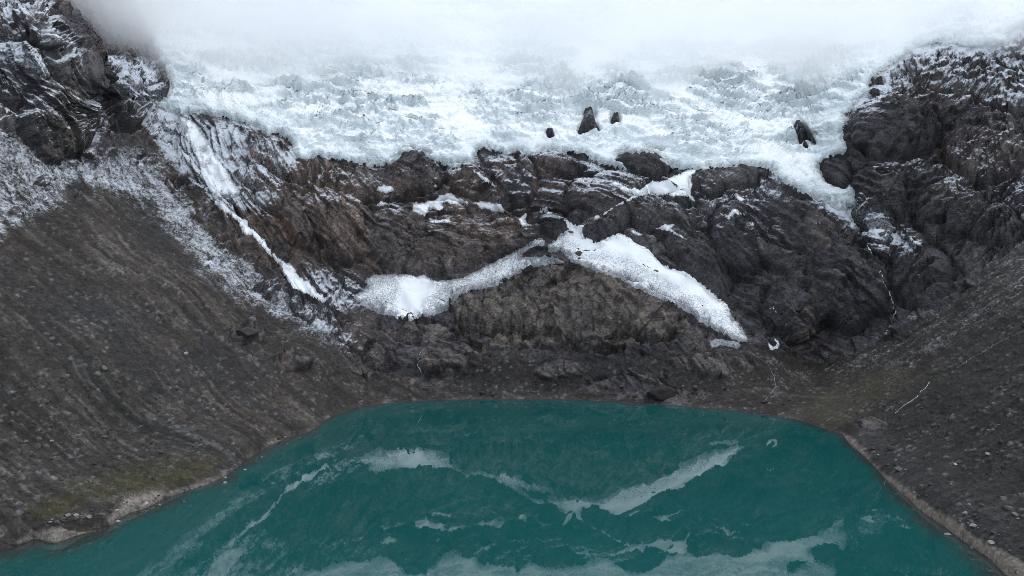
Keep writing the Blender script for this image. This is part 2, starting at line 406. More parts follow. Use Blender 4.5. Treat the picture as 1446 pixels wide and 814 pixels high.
# ------------------------------------------------------------------ outlines of the ice and of the snow fields
ICE_HOLES = [  # rock noses that stand out of the ice
    [(825.2, 168.5), (826, 166), (834.6, 167), (844, 193.6), (839, 192), (829, 193.6), (816.4, 198)],
    [(863.3, 182.8), (865, 174), (870.5, 174), (871.4, 181.3)],
    [(1122, 182), (1130, 179), (1140.6, 188), (1153, 204), (1140.6, 201), (1129, 207), (1127, 198)],
    [(1135, 213), (1140, 212), (1141, 217), (1136, 217)],
    [(773, 193), (780, 192), (782, 197), (774, 197)],
]
SNOWS = [
    ('big', 1.6, [(789.4, 306), (803, 313), (816.6, 318.6), (827, 316.6), (820.7, 325), (825, 335), (831, 336.4), (844.8, 342.7), (859.4, 335.4), (876, 329), (888.6, 336.4), (901, 344.8),
      (914.7, 352), (924, 361.5), (938.8, 374), (947, 378), (961.7, 382.4), (974, 386.5), (986.8, 397), (999.3, 407.4), (1013, 419), (1025.6, 431), (1032, 446), (1046.5, 460.6),
      (1056, 479), (1053, 484), (1042, 481.5), (1030, 478), (1011, 469), (992, 456), (977.6, 446), (961, 435.5), (940, 427), (913.7, 413.7), (897, 407), (874, 394),
      (863.6, 388.6), (842.7, 384.4), (821.8, 376), (807, 372), (803, 365.6), (792.5, 355), (776, 357), (772, 350), (780, 340.6), (792.5, 332), (803, 324), (799, 315.5)]),
    ('dirty', 1.5, [(498.8, 417), (519.7, 405), (514.5, 396), (526, 387.6), (551, 388.6), (570, 387.6), (584.5, 390.7), (597, 388.6), (607.4, 394), (618, 399), (630.4, 397), (655.5, 391.8),
      (676.4, 381), (697, 370), (716, 359.4), (732.8, 352), (741, 347), (758.5, 334.6), (770, 338), (769, 347), (745, 352), (735, 364), (755.8, 362), (780, 362), (806, 374), (780, 373), (751.6, 379), (726.5, 389.7), (701.4, 404), (680.5, 408.5), (663.8, 410.6),
      (649, 417), (641, 429.4), (630.4, 440), (613.7, 446), (592.8, 448), (586.5, 452.4), (574, 453.4), (559.4, 452.4), (555, 446), (540.6, 446), (521.8, 437.7), (503, 425)]),
    ('clean', 2.4, [(582, 287.6), (591, 288.6), (612, 282), (620.6, 276), (637.3, 272), (643.6, 278), (658, 284.4), (664.5, 287.6), (681, 283.4), (693.7, 286.5), (706, 288.6), (718.8, 300), (710.4, 302),
      (693.7, 298), (679, 295), (672.8, 289.7), (662.4, 289.7), (647.7, 288.6), (626.8, 286.5), (624.8, 297), (610, 296), (598.6, 305), (583, 299)]),
    ('clean', 0.8, [(607, 309), (620, 310.5), (635, 308), (638, 315), (620, 315), (607, 314)]),
    ('clean', 0.9, [(732, 309.5), (743.8, 301), (747, 303), (741, 309.5), (747, 319), (737, 318.5)]),
    ('clean', 1.6, [(757.5, 294), (773, 294), (776, 301), (760, 301)]),
    ('clean', 2.0, [(856.7, 261), (869, 257), (881.8, 263.6), (902.7, 268), (919.4, 256), (934, 257), (957, 246), (973.7, 239), (984, 240), (976, 249), (978, 259.4), (974, 274), (983, 285), (969.5, 279),
      (957, 277), (944.5, 275), (927.7, 277), (915, 275), (904.8, 276), (886, 286), (871, 292), (852.5, 304), (839, 312.5), (839, 306), (856.7, 298), (881.8, 283.5), (898.5, 275.5), (881.8, 271), (869, 264.5)]),
    ('clean', 0.7, [(1030, 271), (1040, 273), (1049, 280), (1058, 281), (1057, 285), (1043, 283), (1034, 277)]),
    ('clean', 0.8, [(1017, 302), (1028, 305), (1034, 296), (1044.7, 297), (1058, 307), (1047, 304), (1037, 302), (1029, 310)]),
    ('clean', 0.6, [(1056, 312), (1063, 313), (1071, 319), (1064, 320)]),
    ('clean', 0.7, [(921, 325), (935, 319), (951, 316), (955, 319), (947, 323), (960, 331), (970, 339), (956, 333), (944, 326)]),
    ('clean', 0.9, [(1085.5, 484.6), (1089.4, 489.8), (1095.6, 489.8), (1096.7, 483.6), (1092, 476), (1099.8, 482.5), (1102.5, 487.7), (1095.6, 493), (1088.3, 495), (1085.2, 489.8)]),
    ('clean', 0.8, [(1087.5, 436.6), (1093.5, 433.5), (1096, 441.5)]),
    ('dirty', 1.0, [(1002.7, 481.5), (1017, 478), (1040, 483.6), (1046, 487), (1040, 491), (1019, 488.5), (1005, 491)]),
    ('clean', 1.0, [(301, 283.4), (315.5, 286.6), (328, 300), (349, 310.6), (351, 319), (363.6, 329.4), (376, 342), (380, 352), (395, 366), (409.5, 374), (426, 393), (447, 408.8), (463, 421), (460, 428),
      (438.8, 420), (413.7, 407), (405, 396), (397, 377), (378, 360), (370, 348), (357, 332.5), (342.7, 330), (336.4, 313), (321.8, 301), (307, 294)]),
    ('mid', 0.9, [(250, 164), (262, 166), (278, 176), (292, 196), (304, 220), (318, 238), (330, 256), (341, 272), (334, 279), (305, 281), (296, 270), (284, 246), (276, 220), (262, 192)]),
    ('clean', 0.7, [(530, 269), (543, 261), (556, 264.5), (558, 271), (545, 273.5)]),
    ('clean', 0.6, [(529, 292), (539, 284.5), (551.6, 287.6), (566, 292), (545, 290)]),
    ('clean', 0.5, [(610, 262), (616, 260), (622, 266), (616, 267)]),
    ('clean', 0.6, [(807, 252), (818, 251), (832, 260), (836, 266), (824, 262)]),
    ('clean', 0.8, [(664, 238), (671, 240), (690, 254), (702, 263), (698, 265), (684, 256)]),
    ('clean', 0.6, [(893, 325), (906, 331), (905, 334), (893, 329)]),
]


# ------------------------------------------------------------------ colours (albedo) and thin snow cover of the terrain
def lin(r, g, b):
    c = np.array([r, g, b], float) / 255.0
    return np.where(c <= 0.04045, c / 12.92, ((c + 0.055) / 1.055) ** 2.4)


px2, py2 = ppx, ppy


def soft2(poly, feather, wobs=0.0):
    return sstep(-feather, feather, sdist(px2, py2, poly, pad=feather + 40) + wobs)


w_huge = fbm(x / 150, y / 150, z / 150, 3, 103)
c_rock = np.array([0.066, 0.061, 0.067]); c_dark = np.array([0.031, 0.031, 0.038]); c_warm = np.array([0.165, 0.124, 0.107])
c_tan = np.array([0.145, 0.118, 0.098]); c_scree = np.array([0.036, 0.031, 0.027]); c_scree_b = np.array([0.035, 0.034, 0.036])
c_olive = np.array([0.028, 0.028, 0.024]); c_grass = np.array([0.044, 0.042, 0.024]); c_beach = np.array([0.17, 0.152, 0.137])

colr = np.ones((len(x), 3)) * c_rock


def mixc(c, t):
    global colr
    t = np.clip(t, 0, 1)[:, None]
    colr = colr * (1 - t) + np.asarray(c) * t


wb = w_big * 30 + w_mid * 22
mixc(c_warm, 0.85 * soft2([(330, 190), (420, 215), (560, 240), (640, 250), (720, 300), (740, 345), (660, 385), (620, 395), (520, 385), (430, 390), (360, 330), (330, 270)], 25, wb))
mixc(c_dark, 0.75 * soft2([(990, 270), (1100, 260), (1200, 200), (1250, 130), (1446, 120), (1446, 340), (1250, 480), (1150, 500), (1070, 470), (1000, 380)], 30, wb))
mixc(c_warm * 0.42, 0.6 * soft2([(1180, 90), (1290, 70), (1446, 90), (1446, 150), (1330, 150), (1230, 140)], 20, wb))
mixc(c_warm * 0.45, 0.6 * soft2([(1310, 195), (1446, 170), (1446, 240), (1330, 260)], 20, wb))
mixc(c_dark, 0.75 * soft2([(0, 110), (60, 90), (140, 120), (210, 180), (130, 225), (40, 190)], 20, wb))
mixc(np.array([0.085, 0.078, 0.055]), 0.55 * soft2([(75, 130), (120, 120), (130, 210), (80, 218)], 14, wb))
mixc(np.array([0.135, 0.116, 0.099]), 0.85 * knoll * (0.5 + 0.5 * sstep(-.3, .3, w_mid)))
mixc(c_dark, 0.5 * soft2([(660, 200), (860, 215), (930, 215), (950, 240), (880, 300), (800, 310), (700, 280)], 20, wb))
mixc(np.array([0.092, 0.090, 0.096]), rock * 0.6 * sstep(0.0, 0.3, w_huge * .6 + w_big * .5 + (big_cell - .5) * .5))
mixc(np.array([0.115, 0.074, 0.056]), rock * 0.5 * sstep(0.05, 0.35, -w_huge * .6 + w_big * .4 - (big_cell - .5) * .4) * (px2 < 900))
# tan / ochre stained facets
mixc(c_tan, rock * 0.4 * sstep(0.72, 0.95, big_cell) * sstep(0.0, 0.5, w_big + 0.2))
mixc(c_tan, rock * 0.6 * sstep(0.78, 0.95, cell_full) * np.clip(0.1 + 0.6 * knoll + 0.7 * outc, 0, 1))
mixc(c_tan * 0.9, outc * 0.55 * sstep(-.1, .3, w_mid + w_fin * .6) * (px2 > 440))
mixc(c_dark * 0.8, rock * 0.35 * sstep(0.30, 0.05, cell_full))
# black water stains running down the faces
stain = fbm(x1 / 5.0 + 2 * w_mid, y1 / 9.0, z1 / 60.0, 3, 131)
mixc(np.array([0.020, 0.019, 0.021]), rock * 0.6 * sstep(0.10, 0.36, stain) * sstep(0.75, 0.45, fnz))
mixc(np.array([0.018, 0.017, 0.018]), rock * 0.7 * crack)
cst = fbm(x1 / 2.6 + 1.2 * w_fin, y1 / 4, z1 / 26, 3, 133)
mixc(np.array([0.016, 0.015, 0.016]), knoll * rock * 0.8 * sstep(0.06, 0.28, cst) * sstep(-.3, .2, w_big + .5 * w_mid))
mixc(c_tan * 1.1, knoll * rock * 0.5 * sstep(0.10, 0.32, -cst))
lich = fbm(x1 / 5.5, y1 / 5.5, z1 / 5.5, 4, 135, ridged=True)
mixc(np.array([0.022, 0.021, 0.023]), rock * 0.35 * sstep(0.52, 0.74, lich))
colr *= np.clip(1 + 0.75 * bed_full + 0.22 * rock * w_fin + 0.2 * rock * (cell_full - .5), 0.45, 1.8)[:, None]
mixc(np.array([0.014, 0.014, 0.016]), rock * 0.85 * sstep(-9, -2, gd0 + 4 * w_fin + 3 * w_mid) * (gd0 < 4) * (px2 > 420))  # wet rock at the ice margin plus the undercut's shadow, painted dark
# scree
sc_col = c_scree[None] * (1 - sstep(-.25, .35, w_huge + 0.4 * run2_full)[:, None]) + c_scree_b[None] * sstep(-.25, .35, w_huge + 0.4 * run2_full)[:, None]
colr = colr * (1 - scree[:, None]) + sc_col * scree[:, None]
olive = soft2([(-400, 560), (0, 430), (130, 470), (260, 590), (330, 650), (200, 720), (0, 770), (-400, 950)], 60, wb) * (px2 < 700)
mixc(c_olive * 0.92, scree * 0.8 * olive)
oliveR = soft2([(1446, 420), (1330, 520), (1240, 600), (1300, 680), (1446, 790), (1800, 900), (1800, 350)], 30, wb)
mixc(c_olive * 1.0, scree * 0.85 * oliveR)
mixc(np.array([0.044, 0.044, 0.047]), scree * 0.7 * soft2([(1200, 630), (1240, 610), (1300, 660), (1446, 740), (1446, 830), (1330, 750)], 12, wb * .6))
mixc(np.array([0.056, 0.045, 0.038]), scree * 0.8 * sstep(0.0, 0.35, run_full * 0.7 + w_big * 0.9 - 0.2) * (px2 < 640) * (1 - .6 * olive))
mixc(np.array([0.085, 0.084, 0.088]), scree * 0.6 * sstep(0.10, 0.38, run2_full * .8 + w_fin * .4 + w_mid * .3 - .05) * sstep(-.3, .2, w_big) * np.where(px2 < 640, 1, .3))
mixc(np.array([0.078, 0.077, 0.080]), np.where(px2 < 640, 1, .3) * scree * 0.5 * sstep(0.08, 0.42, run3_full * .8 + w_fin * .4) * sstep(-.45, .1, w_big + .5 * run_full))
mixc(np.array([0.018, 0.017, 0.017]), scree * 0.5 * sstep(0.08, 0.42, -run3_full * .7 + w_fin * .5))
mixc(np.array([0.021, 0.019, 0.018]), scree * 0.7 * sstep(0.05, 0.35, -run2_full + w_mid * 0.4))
gate_c = sstep(-.25, .35, w_big + .6 * w_mid) * np.where(px2 < 640, 1.0, 0.4)
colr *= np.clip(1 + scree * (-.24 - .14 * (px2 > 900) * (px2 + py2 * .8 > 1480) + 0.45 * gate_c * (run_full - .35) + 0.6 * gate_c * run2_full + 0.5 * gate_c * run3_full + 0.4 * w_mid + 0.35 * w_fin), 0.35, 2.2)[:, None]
mixc(np.array([0.046, 0.045, 0.028]), scree * 0.5 * soft2([(1120, 585), (1170, 560), (1260, 520), (1290, 530), (1200, 600), (1160, 606)], 10, wb * .7))
# single stones
mixc(np.array([0.12, 0.118, 0.118]), stone_full * 0.8 * sstep(-.2, .4, w_mid + w_fin))
mixc(np.array([0.014, 0.014, 0.016]), scree * sstep(0.2, 0.08, cell_full) * 0.6)
# pale dry silt along the waterline
shd = z1 / np.maximum(0.05, np.sqrt(np.maximum(1e-3, 1 - fnz ** 2)))
beachR = soft2([(1186, 606), (1208, 624), (1247, 664), (1300, 706), (1364, 748), (1462, 806), (1470, 850), (1410, 830), (1330, 752), (1250, 690), (1200, 642)], 4, w_mid * 9 + w_fin * 5)
beachL = np.maximum(soft2(SPIT, 4, w_mid * 5), soft2([(140, 745), (180, 700), (230, 690), (225, 712), (180, 730)], 8, w_mid * 8))
mixc(c_beach * .8, sstep(2.6, 0.9, z1 + w_mid * 2.4) * 0.8 * sstep(-.1, .3, w_mid + w_big * .6) * (0.2 + 0.8 * (px2 < 560)))
mixc(c_beach * np.array([1, .96, .92]), beachR * 0.85)
mixc(c_beach * 0.95, beachL * 0.9)
mixc(np.array([0.050, 0.042, 0.036]), sstep(0.35, -0.1, z1) * 0.9)

# thin snow: amount 0..1
DUST = [(0.55, 12, [(-100, -100), (60, -20), (130, 90), (165, 160), (130, 215), (60, 200), (-100, 190)]),
        (0.95, 10, [(-60, 30), (23, 50), (53, 70), (92, 108), (60, 112), (30, 100), (-60, 75)]),
        (0.56, 16, [(-200, 170), (0, 170), (60, 215), (130, 232), (90, 290), (40, 320), (0, 340), (-200, 320)]),
        (0.60, 22, [(60, 215), (130, 215), (200, 200), (260, 270), (330, 360), (400, 410), (440, 450), (330, 410), (260, 350), (200, 290), (130, 270)]),
        (0.55, 22, [(250, 330), (330, 370), (470, 440), (520, 500), (420, 470), (320, 420)]),
        (0.86, 14, [(150, 80), (215, 90), (245, 140), (262, 165), (330, 175), (420, 215), (420, 240), (380, 300), (320, 300), (270, 260), (215, 190), (170, 130)]),
        (0.42, 14, [(380, 210), (430, 228), (540, 240), (600, 260), (560, 300), (450, 290), (380, 260)]),
        (0.62, 14, [(430, 370), (500, 390), (520, 420), (480, 440), (430, 410)]),
        (0.42, 10, [(540, 240), (680, 215), (840, 220), (960, 250), (1100, 250), (1110, 280), (960, 300), (850, 275), (700, 280), (600, 275)]),
        (0.22, 20, [(560, 270), (860, 300), (1080, 290), (1100, 340), (900, 330), (600, 330)]),
        (0.88, 10, [(1150, 275), (1205, 272), (1226, 290), (1300, 340), (1290, 356), (1230, 345), (1215, 325), (1170, 300)]),
        (0.66, 16, [(1190, 170), (1205, 140), (1255, 95), (1295, 65), (1446, 30), (1700, 0), (1700, 170), (1446, 165), (1330, 130), (1270, 135), (1230, 160)]),
        (0.34, 20, [(1330, 200), (1446, 160), (1700, 160), (1700, 320), (1446, 300), (1330, 270)]),
        (0.45, 8, [(1230, 235), (1300, 215), (1330, 220), (1330, 232), (1240, 245)]),
        (0.60, 8, [(1318, 235), (1390, 235), (1400, 260), (1350, 262)]),
        (0.25, 18, [(1446, 350), (1500, 330), (1500, 420), (1446, 430), (1370, 470), (1290, 520), (1230, 520), (1160, 530), (1250, 480), (1340, 430)]),
        (0.22, 10, [(1080, 510), (1180, 505), (1250, 490), (1250, 520), (1100, 545)])]
snow = np.zeros_like(x)
for lev, fe, poly in DUST:
    snow = np.maximum(snow, lev * soft2(poly, fe, w_mid * 12 + w_big * 10))
flat = np.clip((fnz - 0.15) / 0.75, 0, 1)
streak = np.zeros_like(x)
streak[q2] = run2 * .7 + run3 * .6
v_s = snow * 1.35 - 0.26 + (flat - 0.5) * 1.1 * rock + (w_mid * 0.30 + w_fin * 0.12 + streak * 0.35 * scree) * (snow > 0.02) - 0.35 * (cell_full - .5) * scree
snow_amt = np.where(snow > 0.015, np.clip(v_s, 0, 1), 0)

# dirty grey grass-moss tint
grassw = np.maximum(soft2([(-40, 735), (70, 718), (120, 700), (200, 670), (300, 655), (290, 672), (215, 690), (150, 705), (60, 730), (0, 745)], 10, w_mid * 16),
                    0.35 * soft2([(60, 700), (160, 655), (290, 630), (320, 650), (200, 690), (60, 730)], 14, w_mid * 22))
grassw = grassw * sstep(-.12, .22, w_mid + .35 * w_big)
mixc(c_grass, scree * grassw * 0.75 * sstep(-.1, .3, w_fin * .8 + w_mid * .6))


# ------------------------------------------------------------------ mesh helpers
def new_obj(name, verts, faces, mat, parent=None, smooth=True):
    """faces: (n,k) int array"""
    me = bpy.data.meshes.new(name)
    verts = np.ascontiguousarray(verts, dtype=F32)
    faces = np.ascontiguousarray(faces, dtype=np.int32)
    n, k = faces.shape
    me.vertices.add(len(verts)); me.vertices.foreach_set('co', verts.ravel())
    me.loops.add(n * k); me.loops.foreach_set('vertex_index', faces.ravel())
    me.polygons.add(n)
    me.polygons.foreach_set('loop_start', np.arange(0, n * k, k, dtype=np.int32))
    me.polygons.foreach_set('use_smooth', np.full(n, smooth, bool))
    me.update(calc_edges=True)
    me.validate()
    if mat is not None:
        me.materials.append(mat)
    o = bpy.data.objects.new(name, me)
    COL.objects.link(o)
    if parent is not None:
        o.parent = parent
    return o


def attr_f(o, name, vals):
    a = o.data.attributes.new(name, 'FLOAT', 'POINT'); a.data.foreach_set('value', np.ascontiguousarray(vals, dtype=F32))


def attr_c(o, name, rgb):
    a = o.data.attributes.new(name, 'FLOAT_COLOR', 'POINT')
    c = np.ones((len(rgb), 4), F32); c[:, :3] = rgb
    a.data.foreach_set('color', c.ravel())


def tag(o, label, cat=None, group=None, kind=None):
    o['label'] = label
    if cat: o['category'] = cat
    if group: o['group'] = group
    if kind: o['kind'] = kind
    return o


idx_grid = np.arange(NR * NC).reshape(NR, NC)
QUADS = np.stack([idx_grid[1:, :-1], idx_grid[1:, 1:], idx_grid[:-1, 1:], idx_grid[:-1, :-1]], -1).reshape(-1, 4)


def sub_mesh(name, fmask, VX, VY, VZ, mat, normals=None):
    f = QUADS[fmask]
    used = np.unique(f)
    remap = np.full(NR * NC, -1, np.int64); remap[used] = np.arange(len(used))
    o = new_obj(name, np.stack([VX[used], VY[used], VZ[used]], -1), remap[f], mat)
    if normals is not None:
        o.data.normals_split_custom_set_from_vertices(normals[used].astype(F32))
    return o, used


def full(v, fill=0.0):
    o = np.full(NR * NC, fill, F32); o[act] = v
    return o


# ------------------------------------------------------------------ materials
def new_mat(name):
    m = bpy.data.materials.new(name); m.use_nodes = True
    nt = m.node_tree; nt.nodes.clear()
    return m, nt, nt.nodes, nt.links


def node(nt, typ, **kw):
    n = nt.nodes.new(typ)
    for k, v in kw.items():
        if k.startswith('in_'):
            n.inputs[k[3:].replace('_', ' ')].default_value = v
        else:
            setattr(n, k, v)
    return n


def math_n(nt, op, a, b=None, c=None, clamp=False):
    n = nt.nodes.new('ShaderNodeMath'); n.operation = op; n.use_clamp = clamp
    for i, v in enumerate((a, b, c)):
        if v is None: continue
        if isinstance(v, (int, float)): n.inputs[i].default_value = v
        else: nt.links.new(v, n.inputs[i])
    return n.outputs[0]


def mix_n(nt, fac, a, b, blend='MIX'):
    n = nt.nodes.new('ShaderNodeMix'); n.data_type = 'RGBA'; n.blend_type = blend
    for s, v in ((n.inputs[0], fac), (n.inputs[6], a), (n.inputs[7], b)):
        if isinstance(v, (int, float)): s.default_value = v
        elif isinstance(v, tuple): s.default_value = (*v, 1)
        else: nt.links.new(v, s)
    return n.outputs[2]


def noise_n(nt, scale, detail=3, rough=0.6, vec=None, out='Fac'):
    n = nt.nodes.new('ShaderNodeTexNoise'); n.inputs['Scale'].default_value = scale
    n.inputs['Detail'].default_value = detail; n.inputs['Roughness'].default_value = rough
    if vec is not None: nt.links.new(vec, n.inputs['Vector'])
    return n.outputs[out]


def ramp_n(nt, fac, stops):
    n = nt.nodes.new('ShaderNodeValToRGB')
    e = n.color_ramp.elements
    while len(e) < len(stops): e.new(0.5)
    for i, (p, c) in enumerate(stops):
        e[i].position = p; e[i].color = (*c, 1) if isinstance(c, tuple) else (c, c, c, 1)
    nt.links.new(fac, n.inputs[0])
    return n.outputs[0]


def attr_n(nt, name, out='Fac'):
    n = nt.nodes.new('ShaderNodeAttribute'); n.attribute_name = name
    return n.outputs[out]


SNOW_C = (0.80, 0.83, 0.87)


def principled(nt, col, rough=0.9, spec=0.2, bump=None, strength=0.6, dist=0.5, normal=None):
    b = nt.nodes.new('ShaderNodeBsdfPrincipled')
    o = nt.nodes.new('ShaderNodeOutputMaterial')
    if isinstance(col, tuple): b.inputs['Base Color'].default_value = (*col, 1)
    else: nt.links.new(col, b.inputs['Base Color'])
    if isinstance(rough, (int, float)): b.inputs['Roughness'].default_value = rough
    else: nt.links.new(rough, b.inputs['Roughness'])
    b.inputs['Specular IOR Level'].default_value = spec
    if bump is not None:
        bn = nt.nodes.new('ShaderNodeBump'); bn.inputs['Strength'].default_value = strength; bn.inputs['Distance'].default_value = dist
        nt.links.new(bump, bn.inputs['Height']); nt.links.new(bn.outputs[0], b.inputs['Normal'])
    nt.links.new(b.outputs[0], o.inputs['Surface'])
    return b


def make_ground_mat():
    m, nt, ns, ln = new_mat('rock_and_scree')
    geo = ns.new('ShaderNodeNewGeometry').outputs['Position']
    col = attr_n(nt, 'col', 'Color')
    n1 = noise_n(nt, 0.35, 5, 0.7, geo); n2 = noise_n(nt, 1.3, 3, 0.65, geo)
    v = ns.new('ShaderNodeTexVoronoi'); v.inputs['Scale'].default_value = 0.75; ln.new(geo, v.inputs['Vector'])
    sep = ns.new('ShaderNodeSeparateColor'); ln.new(v.outputs['Color'], sep.inputs[0])
    k = math_n(nt, 'ADD', math_n(nt, 'MULTIPLY', n1, 1.9), math_n(nt, 'MULTIPLY', math_n(nt, 'SUBTRACT', n2, 0.44), 1.5))
    amp = math_n(nt, 'ADD', 0.55, math_n(nt, 'MULTIPLY', attr_n(nt, 'scree'), 0.15))
    k = math_n(nt, 'ADD', k, math_n(nt, 'MULTIPLY', math_n(nt, 'SUBTRACT', sep.outputs[0], 0.5), amp))
    k = math_n(nt, 'MAXIMUM', k, 0.25)
    hsv = ns.new('ShaderNodeHueSaturation'); ln.new(col, hsv.inputs['Color']); ln.new(k, hsv.inputs['Value'])
    # powder snow that fills the joints and ledges
    s = attr_n(nt, 'snow')
    nf = noise_n(nt, 1.3, 4, 0.8, geo)
    t = math_n(nt, 'ADD', s, math_n(nt, 'MULTIPLY', math_n(nt, 'SUBTRACT', nf, 0.5), 1.05))
    t = math_n(nt, 'ADD', t, math_n(nt, 'MULTIPLY', math_n(nt, 'SUBTRACT', sep.outputs[1], 0.5), 0.5))
    msk = nt.nodes.new('ShaderNodeMapRange'); msk.interpolation_type = 'SMOOTHSTEP'
    msk.inputs[1].default_value = 0.12; msk.inputs[2].default_value = 0.98; ln.new(t, msk.inputs[0])
    has = math_n(nt, 'GREATER_THAN', s, 0.001)
    fac = math_n(nt, 'MULTIPLY', msk.outputs[0], has)
    fac = math_n(nt, 'MULTIPLY', fac, math_n(nt, 'ADD', 0.34, math_n(nt, 'MULTIPLY', s, 0.5)))
    c = mix_n(nt, fac, hsv.outputs[0], (0.66, 0.71, 0.79))
    bh = math_n(nt, 'ADD', math_n(nt, 'MULTIPLY', n1, 1.2), math_n(nt, 'MULTIPLY', n2, 0.5))
    bh = math_n(nt, 'ADD', bh, math_n(nt, 'MULTIPLY', sep.outputs[0], 0.35))
    mp = ns.new('ShaderNodeMapping'); mp.inputs['Scale'].default_value = (0.16, 0.25, 0.42); mp.inputs['Rotation'].default_value = (0.1, 0.35, 0.2); ln.new(geo, mp.inputs['Vector'])
    vj = ns.new('ShaderNodeTexVoronoi'); vj.feature = 'DISTANCE_TO_EDGE'; ln.new(mp.outputs[0], vj.inputs['Vector']); vj.inputs['Scale'].default_value = 1.0
    jn = math_n(nt, 'MINIMUM', math_n(nt, 'MULTIPLY', vj.outputs['Distance'], 6.0), 1.0)
    rk = math_n(nt, 'SUBTRACT', 1.0, attr_n(nt, 'scree'))
    bh = math_n(nt, 'ADD', bh, math_n(nt, 'MULTIPLY', math_n(nt, 'MULTIPLY', jn, rk), 0.35))
    principled(nt, c, 0.85, 0.25, bh, 0.8, 1.1)
    return m


def make_ice_mat():
    m, nt, ns, ln = new_mat('glacier_ice')
    geo = ns.new('ShaderNodeNewGeometry')
    pos = geo.outputs['Position']
    steep = attr_n(nt, 'steep'); dirt = attr_n(nt, 'dirt')
    n1 = noise_n(nt, 0.12, 5, 0.7, pos); n2 = noise_n(nt, 0.6, 4, 0.7, pos)
    t = math_n(nt, 'ADD', steep, math_n(nt, 'MULTIPLY', math_n(nt, 'SUBTRACT', n2, 0.5), 0.35), clamp=True)
    ice = mix_n(nt, n1, (0.45, 0.53, 0.57), (0.66, 0.72, 0.755))
    c = mix_n(nt, t, (0.86, 0.885, 0.91), ice)
    d = math_n(nt, 'MULTIPLY', dirt, math_n(nt, 'MULTIPLY', n2, 1.5), clamp=True)
    c = mix_n(nt, d, c, (0.12, 0.13, 0.14))
    bh = math_n(nt, 'ADD', n1, math_n(nt, 'MULTIPLY', n2, 0.35))
    v = ns.new('ShaderNodeTexVoronoi'); v.inputs['Scale'].default_value = 0.33; v.feature = 'DISTANCE_TO_EDGE'; ln.new(pos, v.inputs['Vector'])
    bh = math_n(nt, 'ADD', bh, math_n(nt, 'MULTIPLY', v.outputs['Distance'], 0.8))
    principled(nt, c, 0.6, 0.25, bh, 0.8, 2.2)
    return m


def make_snow_mat():
    m, nt, ns, ln = new_mat('old_snow')
    pos = ns.new('ShaderNodeNewGeometry').outputs['Position']
    dirt = attr_n(nt, 'dirt')
    n1 = noise_n(nt, 0.9, 4, 0.75, pos); n2 = noise_n(nt, 0.08, 3, 0.6, pos)
    v = ns.new('ShaderNodeTexVoronoi'); v.inputs['Scale'].default_value = 0.55; ln.new(pos, v.inputs['Vector'])
    t = math_n(nt, 'ADD', math_n(nt, 'MULTIPLY', math_n(nt, 'SUBTRACT', n1, 0.5), 1.7), math_n(nt, 'SUBTRACT', dirt, 0.42))
    t = math_n(nt, 'MULTIPLY', t, 2.6, clamp=True)
    t = math_n(nt, 'MULTIPLY', t, 0.85)
    sp = math_n(nt, 'LESS_THAN', v.outputs['Distance'], math_n(nt, 'MULTIPLY', dirt, 0.28))
    sp = math_n(nt, 'MULTIPLY', sp, 0.85)
    base = mix_n(nt, n2, (0.82, 0.84, 0.87), (0.72, 0.76, 0.80))
    c = mix_n(nt, t, base, (0.16, 0.17, 0.19))
    c = mix_n(nt, sp, c, (0.07, 0.07, 0.075))
    principled(nt, c, 0.8, 0.2, n1, 0.3, 0.6)
    return m


def make_boulder_mat(name, a, b):
    m, nt, ns, ln = new_mat(name)
    pos = ns.new('ShaderNodeTexCoord').outputs['Object']
    n1 = noise_n(nt, 1.6, 5, 0.7, pos); n2 = noise_n(nt, 6, 3, 0.6, pos)
    c = mix_n(nt, n1, a, b)
    rnd = ns.new('ShaderNodeObjectInfo').outputs['Random']
    k = math_n(nt, 'ADD', math_n(nt, 'MULTIPLY', rnd, 0.7), math_n(nt, 'MULTIPLY', n2, 0.8))
    hsv = ns.new('ShaderNodeHueSaturation'); ln.new(c, hsv.inputs['Color']); ln.new(k, hsv.inputs['Value'])
    principled(nt, hsv.outputs[0], 0.85, 0.25, n2, 0.5, 0.15)
    return m


def make_water_mat():
    m, nt, ns, ln = new_mat('glacial_lake_water')
    pos = ns.new('ShaderNodeNewGeometry').outputs['Position']
    sh = attr_n(nt, 'shallow')
    n0 = noise_n(nt, 0.012, 4, 0.6, pos)
    deep = mix_n(nt, n0, (0.0035, 0.047, 0.048), (0.0075, 0.074, 0.072))
    c = mix_n(nt, sh, deep, (0.028, 0.026, 0.025))
    mp = ns.new('ShaderNodeMapping'); mp.inputs['Scale'].default_value = (1.0, 0.35, 1.0); mp.inputs['Rotation'].default_value = (0, 0, 0.5); ln.new(pos, mp.inputs['Vector'])
    r1 = noise_n(nt, 0.22, 3, 0.55, mp.outputs[0]); r2 = noise_n(nt, 1.1, 2, 0.5, mp.outputs[0])
    # cat's-paws: the ripples come and go
    gust = ramp_n(nt, noise_n(nt, 0.014, 3, 0.55, pos), [(0.38, 0.12), (0.66, 1.0)])
    h = math_n(nt, 'ADD', math_n(nt, 'MULTIPLY', r1, 0.10), math_n(nt, 'MULTIPLY', r2, 0.012))
    h = math_n(nt, 'MULTIPLY', h, gust)
    b = principled(nt, c, 0.01, 0.5, h, 0.22, 1.0)
    b.inputs['IOR'].default_value = 1.58
    return m


def make_stream_mat(a=(0.25, 0.27, 0.29), b=(0.72, 0.75, 0.78)):
    m, nt, ns, ln = new_mat('white_water')
    pos = ns.new('ShaderNodeNewGeometry').outputs['Position']
    n1 = noise_n(nt, 0.8, 3, 0.7, pos)
    c = mix_n(nt, n1, a, b)
    principled(nt, c, 0.35, 0.4)
    return m


